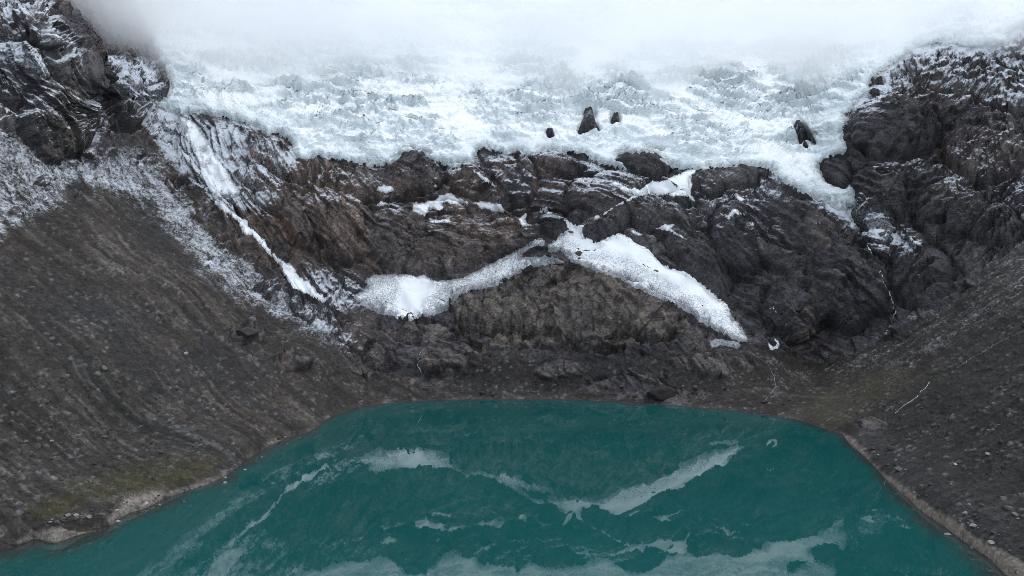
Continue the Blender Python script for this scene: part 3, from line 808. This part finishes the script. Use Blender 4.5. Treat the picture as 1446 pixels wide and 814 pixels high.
def make_grass_mat():
    m, nt, ns, ln = new_mat('alpine_grass')
    pos = ns.new('ShaderNodeNewGeometry').outputs['Position']
    c = mix_n(nt, noise_n(nt, 0.5, 3, 0.6, pos), (0.040, 0.040, 0.020), (0.095, 0.086, 0.036))
    principled(nt, c, 0.9, 0.1)
    return m


M_GROUND = make_ground_mat(); M_ICE = make_ice_mat(); M_SNOW = make_snow_mat(); M_WATER = make_water_mat(); M_STREAM = make_stream_mat(); M_RILL = make_stream_mat((0.10, 0.11, 0.12), (0.30, 0.32, 0.34)); M_GRASS = make_grass_mat()
M_GREY = make_boulder_mat('grey_boulder', (0.05, 0.049, 0.05), (0.16, 0.15, 0.145))
M_PALE = make_boulder_mat('pale_boulder', (0.18, 0.175, 0.17), (0.42, 0.41, 0.40))
M_DARK = make_boulder_mat('dark_boulder', (0.026, 0.025, 0.028), (0.075, 0.068, 0.066))
M_BROWN = make_boulder_mat('brown_boulder', (0.055, 0.043, 0.037), (0.13, 0.10, 0.08))

# ------------------------------------------------------------------ terrain objects
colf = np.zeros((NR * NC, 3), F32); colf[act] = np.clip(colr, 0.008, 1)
snowf = full(snow_amt); screef = full(scree)
fz_q = FZ[QUADS]
land = (fz_q.max(1) > -2.5) & ACT.ravel()[QUADS].all(1)
gx_q = GX.ravel()[QUADS[:, 3]]; gy_q = GY.ravel()[QUADS[:, 3]]
# which face belongs to which landform (boundaries follow the real creases)
wobf = full(w_mid * 10 + w_big * 8)[QUADS[:, 3]]
dl_ = sdist(gx_q, gy_q, SCREE_LEFT, pad=900) + wobf
dr_ = sdist(gx_q, gy_q, SCREE_RIGHT, pad=900) + wobf
BUTT = [(1196, 215), (1190, 187), (1193, 167), (1205, 150), (1225, 127), (1251, 97), (1275, 80), (1292, 67), (1332, 60), (1365, 66), (1398, 68), (1432, 42), (1446, 36), (1800, -20), (1800, 180), (1600, 280), (1446, 345), (1400, 380), (1340, 430), (1310, 445), (1300, 360), (1226, 294), (1205, 263), (1160, 245), (1163, 224)]
PEAK = [(-400, -200), (60, -200), (120, -60), (135, 90), (175, 100), (215, 100), (240, 140), (222, 160), (205, 185), (190, 200), (130, 220), (90, 300), (0, 330), (-400, 240)]
db_ = sdist(gx_q, gy_q, BUTT, pad=900) + wobf * .3
dp_ = sdist(gx_q, gy_q, PEAK, pad=900) + wobf * .3
reg = np.zeros(len(QUADS), np.int8)
reg[db_ > 0] = 3; reg[dp_ > 0] = 4; reg[dl_ > 0] = 1; reg[dr_ > 0] = 2
NAMES = {0: ('rock_wall', 'brown and grey layered rock wall below the glacier, at the head of the lake', 'cliff'),
         1: ('scree_slope', 'brown scree slope streaked with runnels, falling to the left lake shore', 'slope'),
         2: ('scree_slope', 'dark olive scree slope falling to the pale right lake shore', 'slope'),
         3: ('rock_buttress', 'dark craggy rock buttress dusted with snow, right of the glacier', 'cliff'),
         4: ('mountain_crag', 'snow-dusted dark crag at the top left, beside the fog', 'cliff')}
for k, (nm, lab, cat) in NAMES.items():
    o, used = sub_mesh(nm, land & (reg == k), FX, FY, FZ, M_GROUND, FN)
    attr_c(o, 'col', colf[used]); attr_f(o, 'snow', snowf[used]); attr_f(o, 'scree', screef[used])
    tag(o, lab, cat, kind='structure')

# ------------------------------------------------------------------ the glacier: its own body of ice on the bed
gd = sdist(ppx, ppy, GLACIER, pad=70) + w_fin * 4.0 + w_mid * 4.0
for h in ICE_HOLES:
    gd = np.minimum(gd, -6.0 * sdist(ppx, ppy, h, pad=60) - 0.5)
m_px = np.sqrt(x1 ** 2 + y1 ** 2) / F               # metres per survey unit
gm = gd * m_px
qg = np.nonzero(gd > -14)[0]
xg, yg, zg = x[qg], y[qg], z[qg]
wg = 10 * perlin(xg / 60, yg / 60, zg / 60, 201); wg2 = 4 * perlin(xg / 20, yg / 20, zg / 20, 203)
ar = xg + 0.25 * zg
ga, ge, gc = facets((ar + wg) / 34, (yg) / 26, (zg + wg2 + wg * .5) / 13, 205, 1.2, 0.35)
gb, ge2, gc2 = facets((ar + wg2) / 13, (yg) / 11, (zg + wg2) / 6.0, 207, 1.2, 0.35)
gf, ge3, gc3 = facets((ar + wg2) / 5.0, yg / 4.5, (zg + wg2) / 2.8, 209, 1.2, 0.4)
t1, k1 = slabs((zg + .35 * yg * 0 + .12 * xg) / 11.0, 15, 1.7 * fbm(xg / 70, yg / 70, zg / 50, 4, 231), 0.16)
t2, k2 = slabs((zg - .10 * xg) / 4.6, 16, 1.5 * fbm(xg / 24, yg / 24, zg / 18, 3, 233), 0.18)
v1, k3 = slabs(xg / 8.0 + .4 * zg / 8, 17, 1.6 * fbm(xg / 22, yg / 22, zg / 22, 3, 235), 0.25)
b1 = np.clip(.45 + 1.5 * perlin(xg / 50, yg / 50, zg / 24, 237), 0, 1.3); b2 = np.clip(.45 + 1.5 * perlin(xg / 20, yg / 20, zg / 12, 239), 0, 1.3)
rgd = fbm((xg + wg) / 60, yg / 45, (zg + wg) / 22, 5, 211, ridged=True)
smoothz = sstep(-0.02, 0.30, fbm(xg / 100, yg / 100, zg / 26, 3, 215) + 0.0)   # smooth snow basins between the ice-falls
ser = 1.3 * (1 - 0.74 * smoothz)
gdisp = ser * (ga * 2.6 + gb * 1.2 + gf * 0.5 + rgd * 3.5 + t1 * b1 * 7.5 + t2 * b2 * 2.8 + v1 * b2 * 2.6 - sstep(0.06, 0, ge2) * 0.8 - 2.5) + fbm(xg / 60, yg / 60, zg / 30, 3, 219) * 4.0
g_m = gm[qg]
def lines(sx, sz, seed, wd):
    n = perlin((xg + wg2) / sx, yg / sx, (zg + wg2 * .8) / sz, seed)
    return sstep(wd, 0.0, np.abs(n)) * sstep(-.1, .35, perlin(xg / (sx * 1.6), yg / (sx * 1.6), zg / (sz * 1.8), seed + 5))


cv = np.maximum.reduce([lines(40, 11, 251, .10), .8 * lines(17, 5.5, 261, .12), .7 * lines(9, 4, 271, .14)]) * (0.35 + 0.65 * ser)
gdisp = gdisp - cv * 3.2
thick = np.clip(0.8 + 0.9 * g_m, -8, 4) + sstep(4, 30, g_m) * 3
thick = np.where(g_m < 0, 1.0 + g_m * 1.2, thick)
gdisp = thick + gdisp * sstep(0, 9, g_m) * (0.35 + 0.65 * sstep(0, 40, g_m))
# ice front sits on the smooth bed; the bed's own relief carries through only at the margin
base_d = disp_s[qg] * sstep(45, 0, g_m)
tot = np.maximum(base_d + gdisp, np.where(g_m > 0.3, disp[qg] + 1.2 * sstep(0, 4, g_m), -1e3))
tmp = disp.copy(); tmp[qg] = tot
tot = 0.85 * tot + 0.15 * blur(tmp, 1)[qg]
VX = FX.copy(); VY = FY.copy(); VZ = FZ.copy()
ai = act[qg]
VX[ai] = xg + nx[qg] * tot; VY[ai] = yg + ny[qg] * tot; VZ[ai] = zg + nz[qg] * tot
gmask = np.zeros(NR * NC, bool); gmask[act[gd > -2.2]] = True
GN = grid_normals(VX.reshape(NR, NC), VY.reshape(NR, NC), VZ.reshape(NR, NC)).reshape(-1, 3)
gl, used = sub_mesh('glacier', gmask[QUADS].all(1), VX, VY, VZ, M_ICE, GN)
st = np.zeros(NR * NC, F32)
st[ai] = np.clip((0.74 - GN[ai, 2]) * 2.2, 0, 1) * (0.25 + 0.75 * ser) + 0.45 * sstep(16, 2, g_m) + ser * (0.5 * sstep(0.8, 0.2, t1) * np.clip(b1, 0, 1) * 1.0 + 0.5 * sstep(0.06, 0, ge2) + .45 * (gc2 - .5)) + 0.8 * cv  # bare ice on steep faces, with relief and crevasse shade put into the colour
dt = np.zeros(NR * NC, F32)
dt[ai] = 0.75 * sstep(3.2, 0.0, g_m + w_fin[qg] * 3) + 0.6 * sstep(0.10, 0.02, t1) * np.clip(b1, 0, 1) * ser * sstep(.0, .35, w_mid[qg] + .05)
attr_f(gl, 'steep', np.clip(st[used], 0, 1)); attr_f(gl, 'dirt', np.clip(dt[used], 0, 1))
tag(gl, 'broken white glacier tumbling out of the fog onto the rock wall', 'glacier')

# ------------------------------------------------------------------ snow fields lying on the rock
SNOW_LABELS = [
    'largest bright snow field, fanning down right from a narrow gap in the rock wall', 'long grey grit-covered snow bank with a white hollow, left of the rocky knoll',
    'white snow patch on the brown ledge high in the middle of the wall', 'small snow sliver just below the white ledge patch in the wall',
    'small triangular snow patch just left of the rounded rock above the snow gap', 'small square snow patch on top of the rounded rock above the snow gap',
    'snow couloir joining the glacier edge to a thin line running down left over dark rock', 'thin snow strip on the dark wall right of the couloir',
    'forked snow patch on the dark wall below the thin strip', 'tiny snow fleck right of and below the forked snow patch', 'thin snow ledge on the rock rib just above the largest snow field',
    'small U-shaped snow patch near the foot of the dark right wall', 'tiny triangular snow patch above the U-shaped one', 'small dirty ice tongue at the lowest tip of the largest snow field',
    'narrow white snow ribbon running down the gully on the left side', 'broken snow streak at the top of the left gully, reaching up to the glacier edge',
    'small white patch on brown rock left of the ledge patch, upper of two', 'small white patch on brown rock left of the ledge patch, lower of two',
    'snow fleck on the dark round rock touching the glacier edge', 'curved snow lip on the large round rock below the black ice nose', 'diagonal snow strip between two rocks below the glacier edge',
    'tiny snow fleck on dark rock above the peak of the largest snow field']
WX = x1; WY = y1; WZ = z1
SN = FN[act]
for (kind, th, poly), lab in zip(SNOWS, SNOW_LABELS):
    wobs = (w_fin * 4.0 + w_mid * 2.0)
    dd = sdist(ppx, ppy, poly, pad=14)
    qs = np.nonzero(dd > -10)[0]
    d_ = dd[qs] + wobs[qs] * (0.8 if th < 1 else 1.0)
    dm = d_ * m_px[qs]
    t_ = np.where(dm < 0, dm * 0.9, np.minimum(th * 0.75, 0.12 + dm * 0.28))
    # snow smooths the broken ground below it
    smooth = sstep(0, 8, dm) * (0.96 if th >= 1.2 else 0.5)
    dz = disp[qs] * (1 - smooth) + smooth * (disp_s[qs] + 1.3)
    tot = np.where(d_ > -1.5, dz + t_, disp[qs] + t_)
    VX = FX.copy(); VY = FY.copy(); VZ = FZ.copy()
    ai = act[qs]
    VX[ai] = x[qs] + nx[qs] * tot; VY[ai] = y[qs] + ny[qs] * tot; VZ[ai] = z[qs] + nz[qs] * tot
    msk = np.zeros(NR * NC, bool); msk[ai[d_ > -3.0]] = True
    fm = msk[QUADS].all(1)
    o, used = sub_mesh('snow_field', fm, VX, VY, VZ, M_SNOW)
    dirt = np.zeros(NR * NC, F32)
    if kind == 'dirty':
        clean = sstep(-14, 14, sdist(ppx[qs], ppy[qs], [(572, 386), (605, 388), (620, 400), (600, 420), (590, 450), (560, 452), (566, 425)], pad=40) + w_mid[qs] * 10)
        dirt[ai] = (0.62 + 0.3 * w_mid[qs]) * (1 - 0.9 * clean)
    elif kind == 'mid':
        dirt[ai] = np.clip(0.22 + 0.9 * w_mid[qs] + 0.5 * w_fin[qs], 0.02, 0.8)
    elif kind == 'big':
        lower = sstep(30, 0, sdist(ppx[qs], ppy[qs], [(700, 200), (1080, 250), (1080, 500), (1030, 465), (980, 440), (930, 410), (880, 380), (830, 372), (790, 350), (700, 345)], pad=80) - 6)
        dirt[ai] = 0.12 + 0.42 * np.clip(lower, 0, 1) + 0.10 * w_mid[qs]
    else:
        dirt[ai] = 0.06 + 0.2 * sstep(2, 0, dm)
    dirt[ai] += 0.45 * sstep(5, 0, dm + 3 * w_fin[qs])
    attr_f(o, 'dirt', np.clip(dirt[used], 0, 1))
    tag(o, lab, 'snow patch', group='snow patches on the rock wall')


# ------------------------------------------------------------------ the lake
def shallow_of(X, Y):
    p_, q_ = project(X, Y, 0 * X)
    sh_poly = SHORE + [(1750, 1300), (-400, 1300)]
    d = sdist(p_, q_, sh_poly, pad=2000)
    return p_, q_, d


lx = np.linspace(-420, 420, 240); ly = np.concatenate([np.linspace(-500, 150, 30), np.linspace(155, 500, 260)])
LX, LY = np.meshgrid(lx, ly)
lq = np.arange(LX.size).reshape(LX.shape)
lf = np.stack([lq[:-1, :-1], lq[:-1, 1:], lq[1:, 1:], lq[1:, :-1]], -1).reshape(-1, 4)
lake = new_obj('lake', np.stack([LX.ravel(), LY.ravel(), 0 * LX.ravel()], -1), lf, M_WATER)
fx, fy = LX.ravel(), LY.ravel()
sh = np.zeros(fx.size, F32)
okk = fy > 120
p_, q_, d_ = shallow_of(fx[okk], fy[okk])
wide = np.interp(p_, [0, 150, 350, 480, 560, 1100, 1180, 1300, 1446], [26, 22, 16, 9, 3, 3, 10, 26, 34])
nn = fbm(fx[okk] / 14, fy[okk] / 14, 0 * fx[okk], 3, 301)
sh[okk] = sstep(1.0, 0.0, d_ / wide + nn * 0.7) * 0.85
attr_f(lake, 'shallow', sh)
tag(lake, 'turquoise glacial lake reflecting the snow and rock wall', 'lake', kind='structure')

# ------------------------------------------------------------------ boulders
import bmesh


def boulder_mesh(name, seed, mat, flat=1.0):
    r = np.random.RandomState(seed)
    bm = bmesh.new()
    bmesh.ops.create_icosphere(bm, subdivisions=3, radius=1.0)
    v = np.array([p.co[:] for p in bm.verts])
    for _ in range(11):                               # cleave the ball with planes
        n = r.normal(size=3); n /= np.linalg.norm(n)
        d = r.uniform(0.55, 0.9)
        over = np.maximum(v @ n - d, 0)
        v -= over[:, None] * n
    v *= r.uniform(0.75, 1.2, 3) * np.array([1, 1, 0.8 * flat])
    v += 0.05 * np.stack([fbm(v[:, 0] * 2 + seed, v[:, 1] * 2, v[:, 2] * 2, 3, 400 + k) for k in range(3)], -1)
    for p, c in zip(bm.verts, v):
        p.co = c
    me = bpy.data.meshes.new(name); bm.to_mesh(me); bm.free()
    for p in me.polygons: p.use_smooth = False
    me.materials.append(mat)
    return me


VAR = {}
for nm, mt in (('grey', M_GREY), ('pale', M_PALE), ('dark', M_DARK), ('brown', M_BROWN)):
    VAR[nm] = [boulder_mesh('boulder', 50 + i + 10 * len(VAR), mt, 0.85 + 0.1 * i) for i in range(5)]
col_of = lambda a: int(np.argmin(np.abs(xs - a)))
row_of = lambda b: int(np.argmin(np.abs(ys - b)))


def at(a, b):
    """terrain point seen along a bearing"""
    i = row_of(b) * NC + col_of(a)
    best, bi = 1e9, i
    r0, c0 = divmod(i, NC)
    for dr in range(-9, 10, 1):
        for dc in range(-6, 7, 2):
            r, c = r0 + dr, c0 + dc
            if 0 <= r < NR and 0 <= c < NC and ACT[r, c]:
                k = r * NC + c
                p, q_ = project(FX[k], FY[k], FZ[k])
                e = (p - a) ** 2 + (q_ - b) ** 2
                if e < best: best, bi = e, k
    return np.array([FX[bi], FY[bi], FZ[bi]]), FN[bi]


def put_boulder(a, b, size, kind, label, group=None, water=False, name='boulder', squash=None):
    if water:
        ax, az = ray(a, b); Y = -CAM_H / az; p = np.array([ax * Y, Y, 0.0]); n = np.array([0, 0, 1.0])
    else:
        p, n = at(a, b)
    me = random.choice(VAR[kind])
    o = bpy.data.objects.new(name, me); COL.objects.link(o)
    s = size
    o.scale = squash if squash else (s * random.uniform(.8, 1.25), s * random.uniform(.8, 1.25), s * random.uniform(.7, 1.0))
    o.rotation_euler = (random.uniform(-.25, .25), random.uniform(-.25, .25), random.uniform(0, 6.28))
    o.location = (p[0], p[1], p[2] + s * 0.2)
    return tag(o, label, 'boulder', group)


# ones that can be told apart
put_boulder(349, 474, 6.5, 'dark', 'large dark flat-topped boulder embedded low on the left scree slope', squash=(8.5, 6, 4.5))
put_boulder(205, 465, 2.8, 'grey', 'rounded grey boulder alone in the middle of the left scree slope')
put_boulder(147, 521, 2.4, 'grey', 'grey boulder in the middle of the lower left scree, below the rounded one')
put_boulder(263, 500, 1.5, 'pale', 'small pale block on brown scree right of the rounded grey boulder')
put_boulder(218, 593, 1.1, 'pale', 'pale stone halfway up the dark scree above the grassy left shore')
put_boulder(72, 623, 1.1, 'pale', 'small pale block lowest on the dark left scree near the frame edge')
put_boulder(113, 685, 0.9, 'pale', 'white stone at the upper edge of the yellow-green grass')
put_boulder(1260, 634, 2.4, 'dark', 'square dark boulder on the right bank just above the pale strip')
put_boulder(1233, 634, 1.6, 'dark', 'dark boulder left of the square one on the right bank')
put_boulder(1270, 664, 1.8, 'grey', 'flat light grey slab below the square dark boulder on the right bank')
put_boulder(1400, 767, 1.2, 'pale', 'near white stone at the inner edge of the pale right beach')
put_boulder(1395, 642, 1.0, 'pale', 'pale stone in the middle of the dark olive right slope')
put_boulder(1349, 656, 0.9, 'pale', 'white stone low on the olive right slope')
put_boulder(318, 682, 1.0, 'pale', 'white stone standing in the shallows off the left shore', water=True)
put_boulder(346, 664, 0.8, 'pale', 'small white stone in the water farthest along the left shore', water=True)
put_boulder(260, 709, 0.7, 'pale', 'tiny pale stone in the water below the grassy bank', water=True)
put_boulder(162, 737, 1.3, 'pale', 'pale flat rock in the water at the tip of the sand spit', water=True, squash=(2.4, .9, .5))
put_boulder(1338, 756, 0.8, 'pale', 'pale wet stone in the water beside the right beach', water=True)
put_boulder(1372, 775, 0.8, 'pale', 'pale wet stone in the water nearest the lower right corner', water=True)
put_boulder(935, 561, 7, 'dark', 'largest dark smooth boulder at the waterline below the rock wall', squash=(15, 7, 5.5))
put_boulder(805.5, 329, 2.6, 'brown', 'brown rock poking out of the narrow neck of the largest snow field')
put_boulder(817, 361, 4.0, 'brown', 'pair-shaped brown rock standing in the largest snow field below its neck')
put_boulder(808, 352, 1.8, 'dark', 'small dark rock in snow between the neck rock and the wide rock')
put_boulder(901, 352, 0.9, 'dark', 'black speck of rock near the peak of the largest snow field')
put_boulder(997, 408, 1.7, 'dark', 'dark rock on the upper right edge of the largest snow field')
put_boulder(603, 411, 0.9, 'dark', 'lone dark stone in the white hollow of the grit-covered bank')

# banks of look-alikes
def scatter(n, poly, kinds, smin, smax, label, group, water=False):
    poly = np.array(poly, float); k = 0; guard = 0
    while k < n and guard < 4000:
        guard += 1
        a = random.uniform(poly[:, 0].min(), poly[:, 0].max()); b = random.uniform(poly[:, 1].min(), poly[:, 1].max())
        if sdist(np.array([a]), np.array([b]), poly)[0] < 0: continue
        kd = random.choice(kinds)
        put_boulder(a, b, smin + (smax - smin) * random.random() ** 2.2, kd, label, group, water); k += 1


scatter(55, [(60, 735), (200, 705), (300, 672), (350, 640), (440, 598), (450, 606), (400, 620), (340, 655), (300, 682), (200, 716), (60, 745)], ['grey', 'pale', 'grey', 'dark'], 0.4, 1.3,
        'grey boulder among the stones lining the left lake shore', 'boulders lining the left shore')
scatter(60, [(0, 560), (150, 500), (300, 540), (420, 590), (300, 650), (150, 680), (0, 700)], ['grey', 'grey', 'dark', 'brown'], 0.4, 1.3,
        'small boulder scattered on the dark scree above the left shore', 'boulders on the left scree')
scatter(60, [(1200, 620), (1230, 615), (1300, 660), (1446, 730), (1446, 790), (1380, 755), (1300, 705), (1225, 645)], ['grey', 'dark', 'grey', 'pale'], 0.4, 1.2,
        'grey boulder in the stony bank above the pale right beach', 'boulders on the right bank')
scatter(45, [(1250, 560), (1446, 420), (1446, 700), (1320, 640)], ['grey', 'dark', 'grey'], 0.4, 1.0,
        'small stone on the dark olive slope above the right bank', 'stones on the right slope')
scatter(60, [(480, 575), (560, 545), (700, 540), (850, 545), (1000, 545), (1120, 560), (1120, 582), (1000, 572), (850, 562), (700, 559), (560, 564)], ['grey', 'dark', 'brown'], 0.7, 2.2,
        'boulder on the stony foot of the rock wall at the far shore', 'boulders along the far shore')

scatter(16, [(150, 736), (200, 715), (290, 680), (345, 650), (440, 604), (446, 609), (352, 660), (296, 690), (205, 726)], ['pale', 'grey'], 0.35, 0.8,
        'stone breaking the water just off the left shore', 'stones in the water off the left shore', water=True)
# rock noses standing out of the ice
NOSES = [(ICE_HOLES[0], 'black trapezoid rock nose standing out of the glacier, largest of the dark ones'),
         (ICE_HOLES[1], 'small square black rock in the ice right of the trapezoid one'),
         (ICE_HOLES[2], 'dark slanting rock rib in the ice near the right edge of the glacier'),
         (ICE_HOLES[3], 'tiny dark rock in the ice below the slanting rib'),
         (ICE_HOLES[4], 'small round black rock in the ice left of the trapezoid one'),
         ]
for poly, lab in NOSES:
    dd = sdist(ppx, ppy, poly, pad=12)
    qs = np.nonzero(dd > -9)[0]
    dm = (dd[qs] + w_fin[qs] * 0.8) * m_px[qs]
    rise = np.where(dm > 0, 3.0 + np.minimum(dm * 1.0, 2.5), 3.0 + dm * 4.0) + w_fin[qs] * 1.8 + facets(x1[qs] / 5, y1[qs] / 5, z1[qs] / 7, 501, 1.3, .5)[0] * 1.3
    tot = np.maximum(disp_s[qs], 4.0) + rise + 1.0
    VX = FX.copy(); VY = FY.copy(); VZ = FZ.copy(); ai = act[qs]
    VX[ai] = x[qs] + nx[qs] * tot; VY[ai] = y[qs] + ny[qs] * tot; VZ[ai] = z[qs] + nz[qs] * tot
    msk = np.zeros(NR * NC, bool); msk[ai[dd[qs] > -4]] = True
    o, used = sub_mesh('rock_outcrop', msk[QUADS].all(1), VX, VY, VZ, M_GROUND)
    cc = np.tile(c_dark * 0.8, (len(used), 1)); cc *= np.clip(1 + 1.2 * full(w_fin)[used], .4, 2)[:, None]; attr_c(o, 'col', cc); attr_f(o, 'snow', np.clip(.1 + .9 * full(w_mid)[used] + .6 * full(w_fin)[used], 0, .8))
    tag(o, lab, 'rock', group='rocks standing out of the glacier')


# ------------------------------------------------------------------ meltwater streams
def stream(line, width, label, mat=None):
    P = []
    for (a, b), (c, d) in zip(line[:-1], line[1:]):
        n = max(2, int(math.hypot(c - a, d - b) / 2.5))
        for t in range(n):
            P.append(at(a + (c - a) * t / n + random.uniform(-.5, .5), b + (d - b) * t / n)[0:2])
    V = []; Fc = []
    for i, (p, n) in enumerate(P):
        nxt = P[min(i + 1, len(P) - 1)][0]; prv = P[max(i - 1, 0)][0]
        d = nxt - prv; d /= np.linalg.norm(d) + 1e-6
        s = np.cross(d, n); s /= np.linalg.norm(s) + 1e-6
        wv = width * max(0.12, random.uniform(-.3, 1.2))
        V += [p - s * wv + n * 0.05, p + n * (0.12 + .35 * width), p + s * wv + n * 0.05, p - n * 0.8]
        if i and random.random() > 0.05:
            k = 4 * i
            for u in range(4):
                Fc.append((k - 4 + u, k - 4 + (u + 1) % 4, k + (u + 1) % 4, k + u))
    o = new_obj('meltwater_stream', np.array(V), np.array(Fc), mat or M_STREAM)
    tag(o, label, 'stream')


stream([(1224, 347), (1232, 362), (1240, 378), (1247, 395), (1255, 412), (1261, 430), (1263, 445), (1258, 458), (1252, 468), (1250, 476)], 0.5, 'thin white stream dropping down the dark right rock wall')
stream([(597, 492), (592, 503), (588, 512), (592, 522), (598, 530)], 0.4, 'short pale stream on the dark slope below the grit-covered snow bank')
stream([(1312, 540), (1306, 549), (1300, 553), (1294, 562), (1286, 567), (1275, 574), (1262, 586)], 0.17, 'white rill running down the right scree to the shore corner')
stream([(1440, 470), (1410, 484), (1385, 499), (1366, 510), (1350, 521)], 0.16, 'faint upper rill slanting across the right scree', M_RILL)
stream([(1050, 493), (1070, 505), (1085, 516), (1092, 530), (1096, 545), (1085, 560), (1075, 574)], 0.2, 'faint rill from the snow tip to the far shore', M_RILL)

# ------------------------------------------------------------------ grass on the left foreshore (stuff)
gw = full(grassw * scree)
cand = np.nonzero((gw > 0.25) & (FZ > 0.4))[0]
pick = rng.choice(cand, 6000)
gv = []; gfc = []
for i in pick:
    p = np.array([FX[i], FY[i], FZ[i]]) + np.array([rng.uniform(-.3, .3), rng.uniform(-.3, .3), -0.05])
    h = rng.uniform(.15, .42); w_ = rng.uniform(.10, .28); a = rng.uniform(0, 6.28)
    dx, dy = math.cos(a) * w_, math.sin(a) * w_
    k = len(gv)
    gv += [p + (dx, dy, 0), p + (-dx * .5 - dy * .8, dx * .8 - dy * .5, 0), p + (-dx * .5 + dy * .8, -dx * .8 - dy * .5, 0), p + (rng.uniform(-.1, .1), rng.uniform(-.1, .1), h)]
    gfc += [(k, k + 1, k + 3), (k + 1, k + 2, k + 3), (k + 2, k, k + 3)]
g = new_obj('grass', np.array(gv), np.array(gfc), M_GRASS, smooth=False)
tag(g, 'yellow-green tufty grass on the flat left foreshore', 'grass', kind='stuff')


# ------------------------------------------------------------------ fog bank hanging on the upper glacier
def fog_body(name, xr_, yr_, bottom, top, dens, label, nx_=90, ny_=50, seed=600):
    gx = np.linspace(*xr_, nx_); gy = np.linspace(*yr_, ny_)
    A, B = np.meshgrid(gx, gy)
    bz = bottom(A, B); tz = top(A, B)
    tz = np.maximum(tz, bz + 1)
    nV = A.size
    V = np.concatenate([np.stack([A.ravel(), B.ravel(), bz.ravel()], -1), np.stack([A.ravel(), B.ravel(), tz.ravel()], -1)])
    g_ = np.arange(nV).reshape(A.shape)
    bot = np.stack([g_[:-1, :-1], g_[1:, :-1], g_[1:, 1:], g_[:-1, 1:]], -1).reshape(-1, 4)
    tp = np.stack([g_[:-1, :-1], g_[:-1, 1:], g_[1:, 1:], g_[1:, :-1]], -1).reshape(-1, 4) + nV
    side = []
    ring = list(g_[0, :]) + list(g_[1:, -1]) + list(g_[-1, -2::-1]) + list(g_[-2:0:-1, 0])
    for a, b in zip(ring, ring[1:] + ring[:1]):
        side.append((a, b, b + nV, a + nV))
    m, nt, ns, ln = new_mat(name)
    v = ns.new('ShaderNodeVolumePrincipled'); o_ = ns.new('ShaderNodeOutputMaterial')
    v.inputs['Color'].default_value = (0.985, 0.99, 0.995, 1); v.inputs['Density'].default_value = dens; v.inputs['Anisotropy'].default_value = 0.8
    ln.new(v.outputs[0], o_.inputs['Volume'])
    o = new_obj(name, V, np.concatenate([bot, tp, np.array(side)]), m)
    return tag(o, label, 'fog', kind='stuff')


def nz2(A, B, s, seed, octs=4):
    return fbm(A.ravel() / s, B.ravel() / s, 0 * A.ravel() + 0.37, octs, seed).reshape(A.shape)


fog_body('fog_bank', (-900, 900), (560, 1300),
         lambda A, B: 262 + 60 * nz2(A, B, 130, 601) + 40 * nz2(A, B, 45, 603, 3) + np.clip((690 - B) * 0.55, 0, 400) - 22 * np.exp(-((A + 290) / 130) ** 2) + 4 * np.exp(-((A - 420) / 130) ** 2),
         lambda A, B: 365 + 40 * nz2(A, B, 160, 607) + np.clip((690 - B) * 0.55, 0, 400), 0.013, 'white fog bank swallowing the upper glacier', nx_=150, ny_=70)

# ------------------------------------------------------------------ daylight under an overcast sky
SUN_EL, SUN_AZ = math.radians(52), math.radians(80)      # azimuth clockwise from +Y: high on the right-hand side
w = bpy.data.worlds.new('World'); sc.world = w; w.use_nodes = True
nt = w.node_tree; nt.nodes.clear()
sky = nt.nodes.new('ShaderNodeTexSky'); sky.sky_type = 'NISHITA'; sky.sun_disc = False
sky.sun_elevation = SUN_EL; sky.sun_rotation = SUN_AZ; sky.altitude = 4400; sky.air_density = 1.0; sky.dust_density = 2.0
hsv = nt.nodes.new('ShaderNodeHueSaturation'); hsv.inputs['Saturation'].default_value = 0.22
nt.links.new(sky.outputs[0], hsv.inputs['Color'])
# stratus deck: evens the blue sky out to white
tc = nt.nodes.new('ShaderNodeTexCoord')
cl = noise_n(nt, 2.2, 4, 0.55, tc.outputs['Generated'])
deck = mix_n(nt, cl, (6.4, 7.1, 8.0), (8.2, 8.8, 9.6))
sk = mix_n(nt, 0.75, hsv.outputs[0], deck)
bg = nt.nodes.new('ShaderNodeBackground'); bg.inputs['Strength'].default_value = 0.15
nt.links.new(sk, bg.inputs['Color'])
wo = nt.nodes.new('ShaderNodeOutputWorld'); nt.links.new(bg.outputs[0], wo.inputs['Surface'])
sd = bpy.data.lights.new('sun', 'SUN'); sd.energy = 1.1; sd.angle = math.radians(14); sd.color = (1.0, 0.97, 0.93)
so = bpy.data.objects.new('sun', sd); COL.objects.link(so)
dirv = (math.sin(SUN_AZ) * math.cos(SUN_EL), math.cos(SUN_AZ) * math.cos(SUN_EL), math.sin(SUN_EL))
from mathutils import Vector
so.rotation_euler = Vector(dirv).to_track_quat('Z', 'Y').to_euler()
so.location = (300, 50, 500)

# ------------------------------------------------------------------ render settings
sc.view_settings.view_transform = 'Standard'; sc.view_settings.look = 'None'
sc.view_settings.gamma = 1.0; sc.view_settings.use_curve_mapping = False
sc.view_settings.exposure = 0.38
cy = sc.cycles
cy.max_bounces = 24; cy.diffuse_bounces = 3; cy.glossy_bounces = 3; cy.volume_bounces = 20; cy.transmission_bounces = 4
cy.use_denoising = True
cy.denoising_prefilter = 'NONE'
cy.pixel_filter_type = 'BLACKMAN_HARRIS'; cy.filter_width = 0.9
cy.caustics_reflective = False; cy.caustics_refractive = False
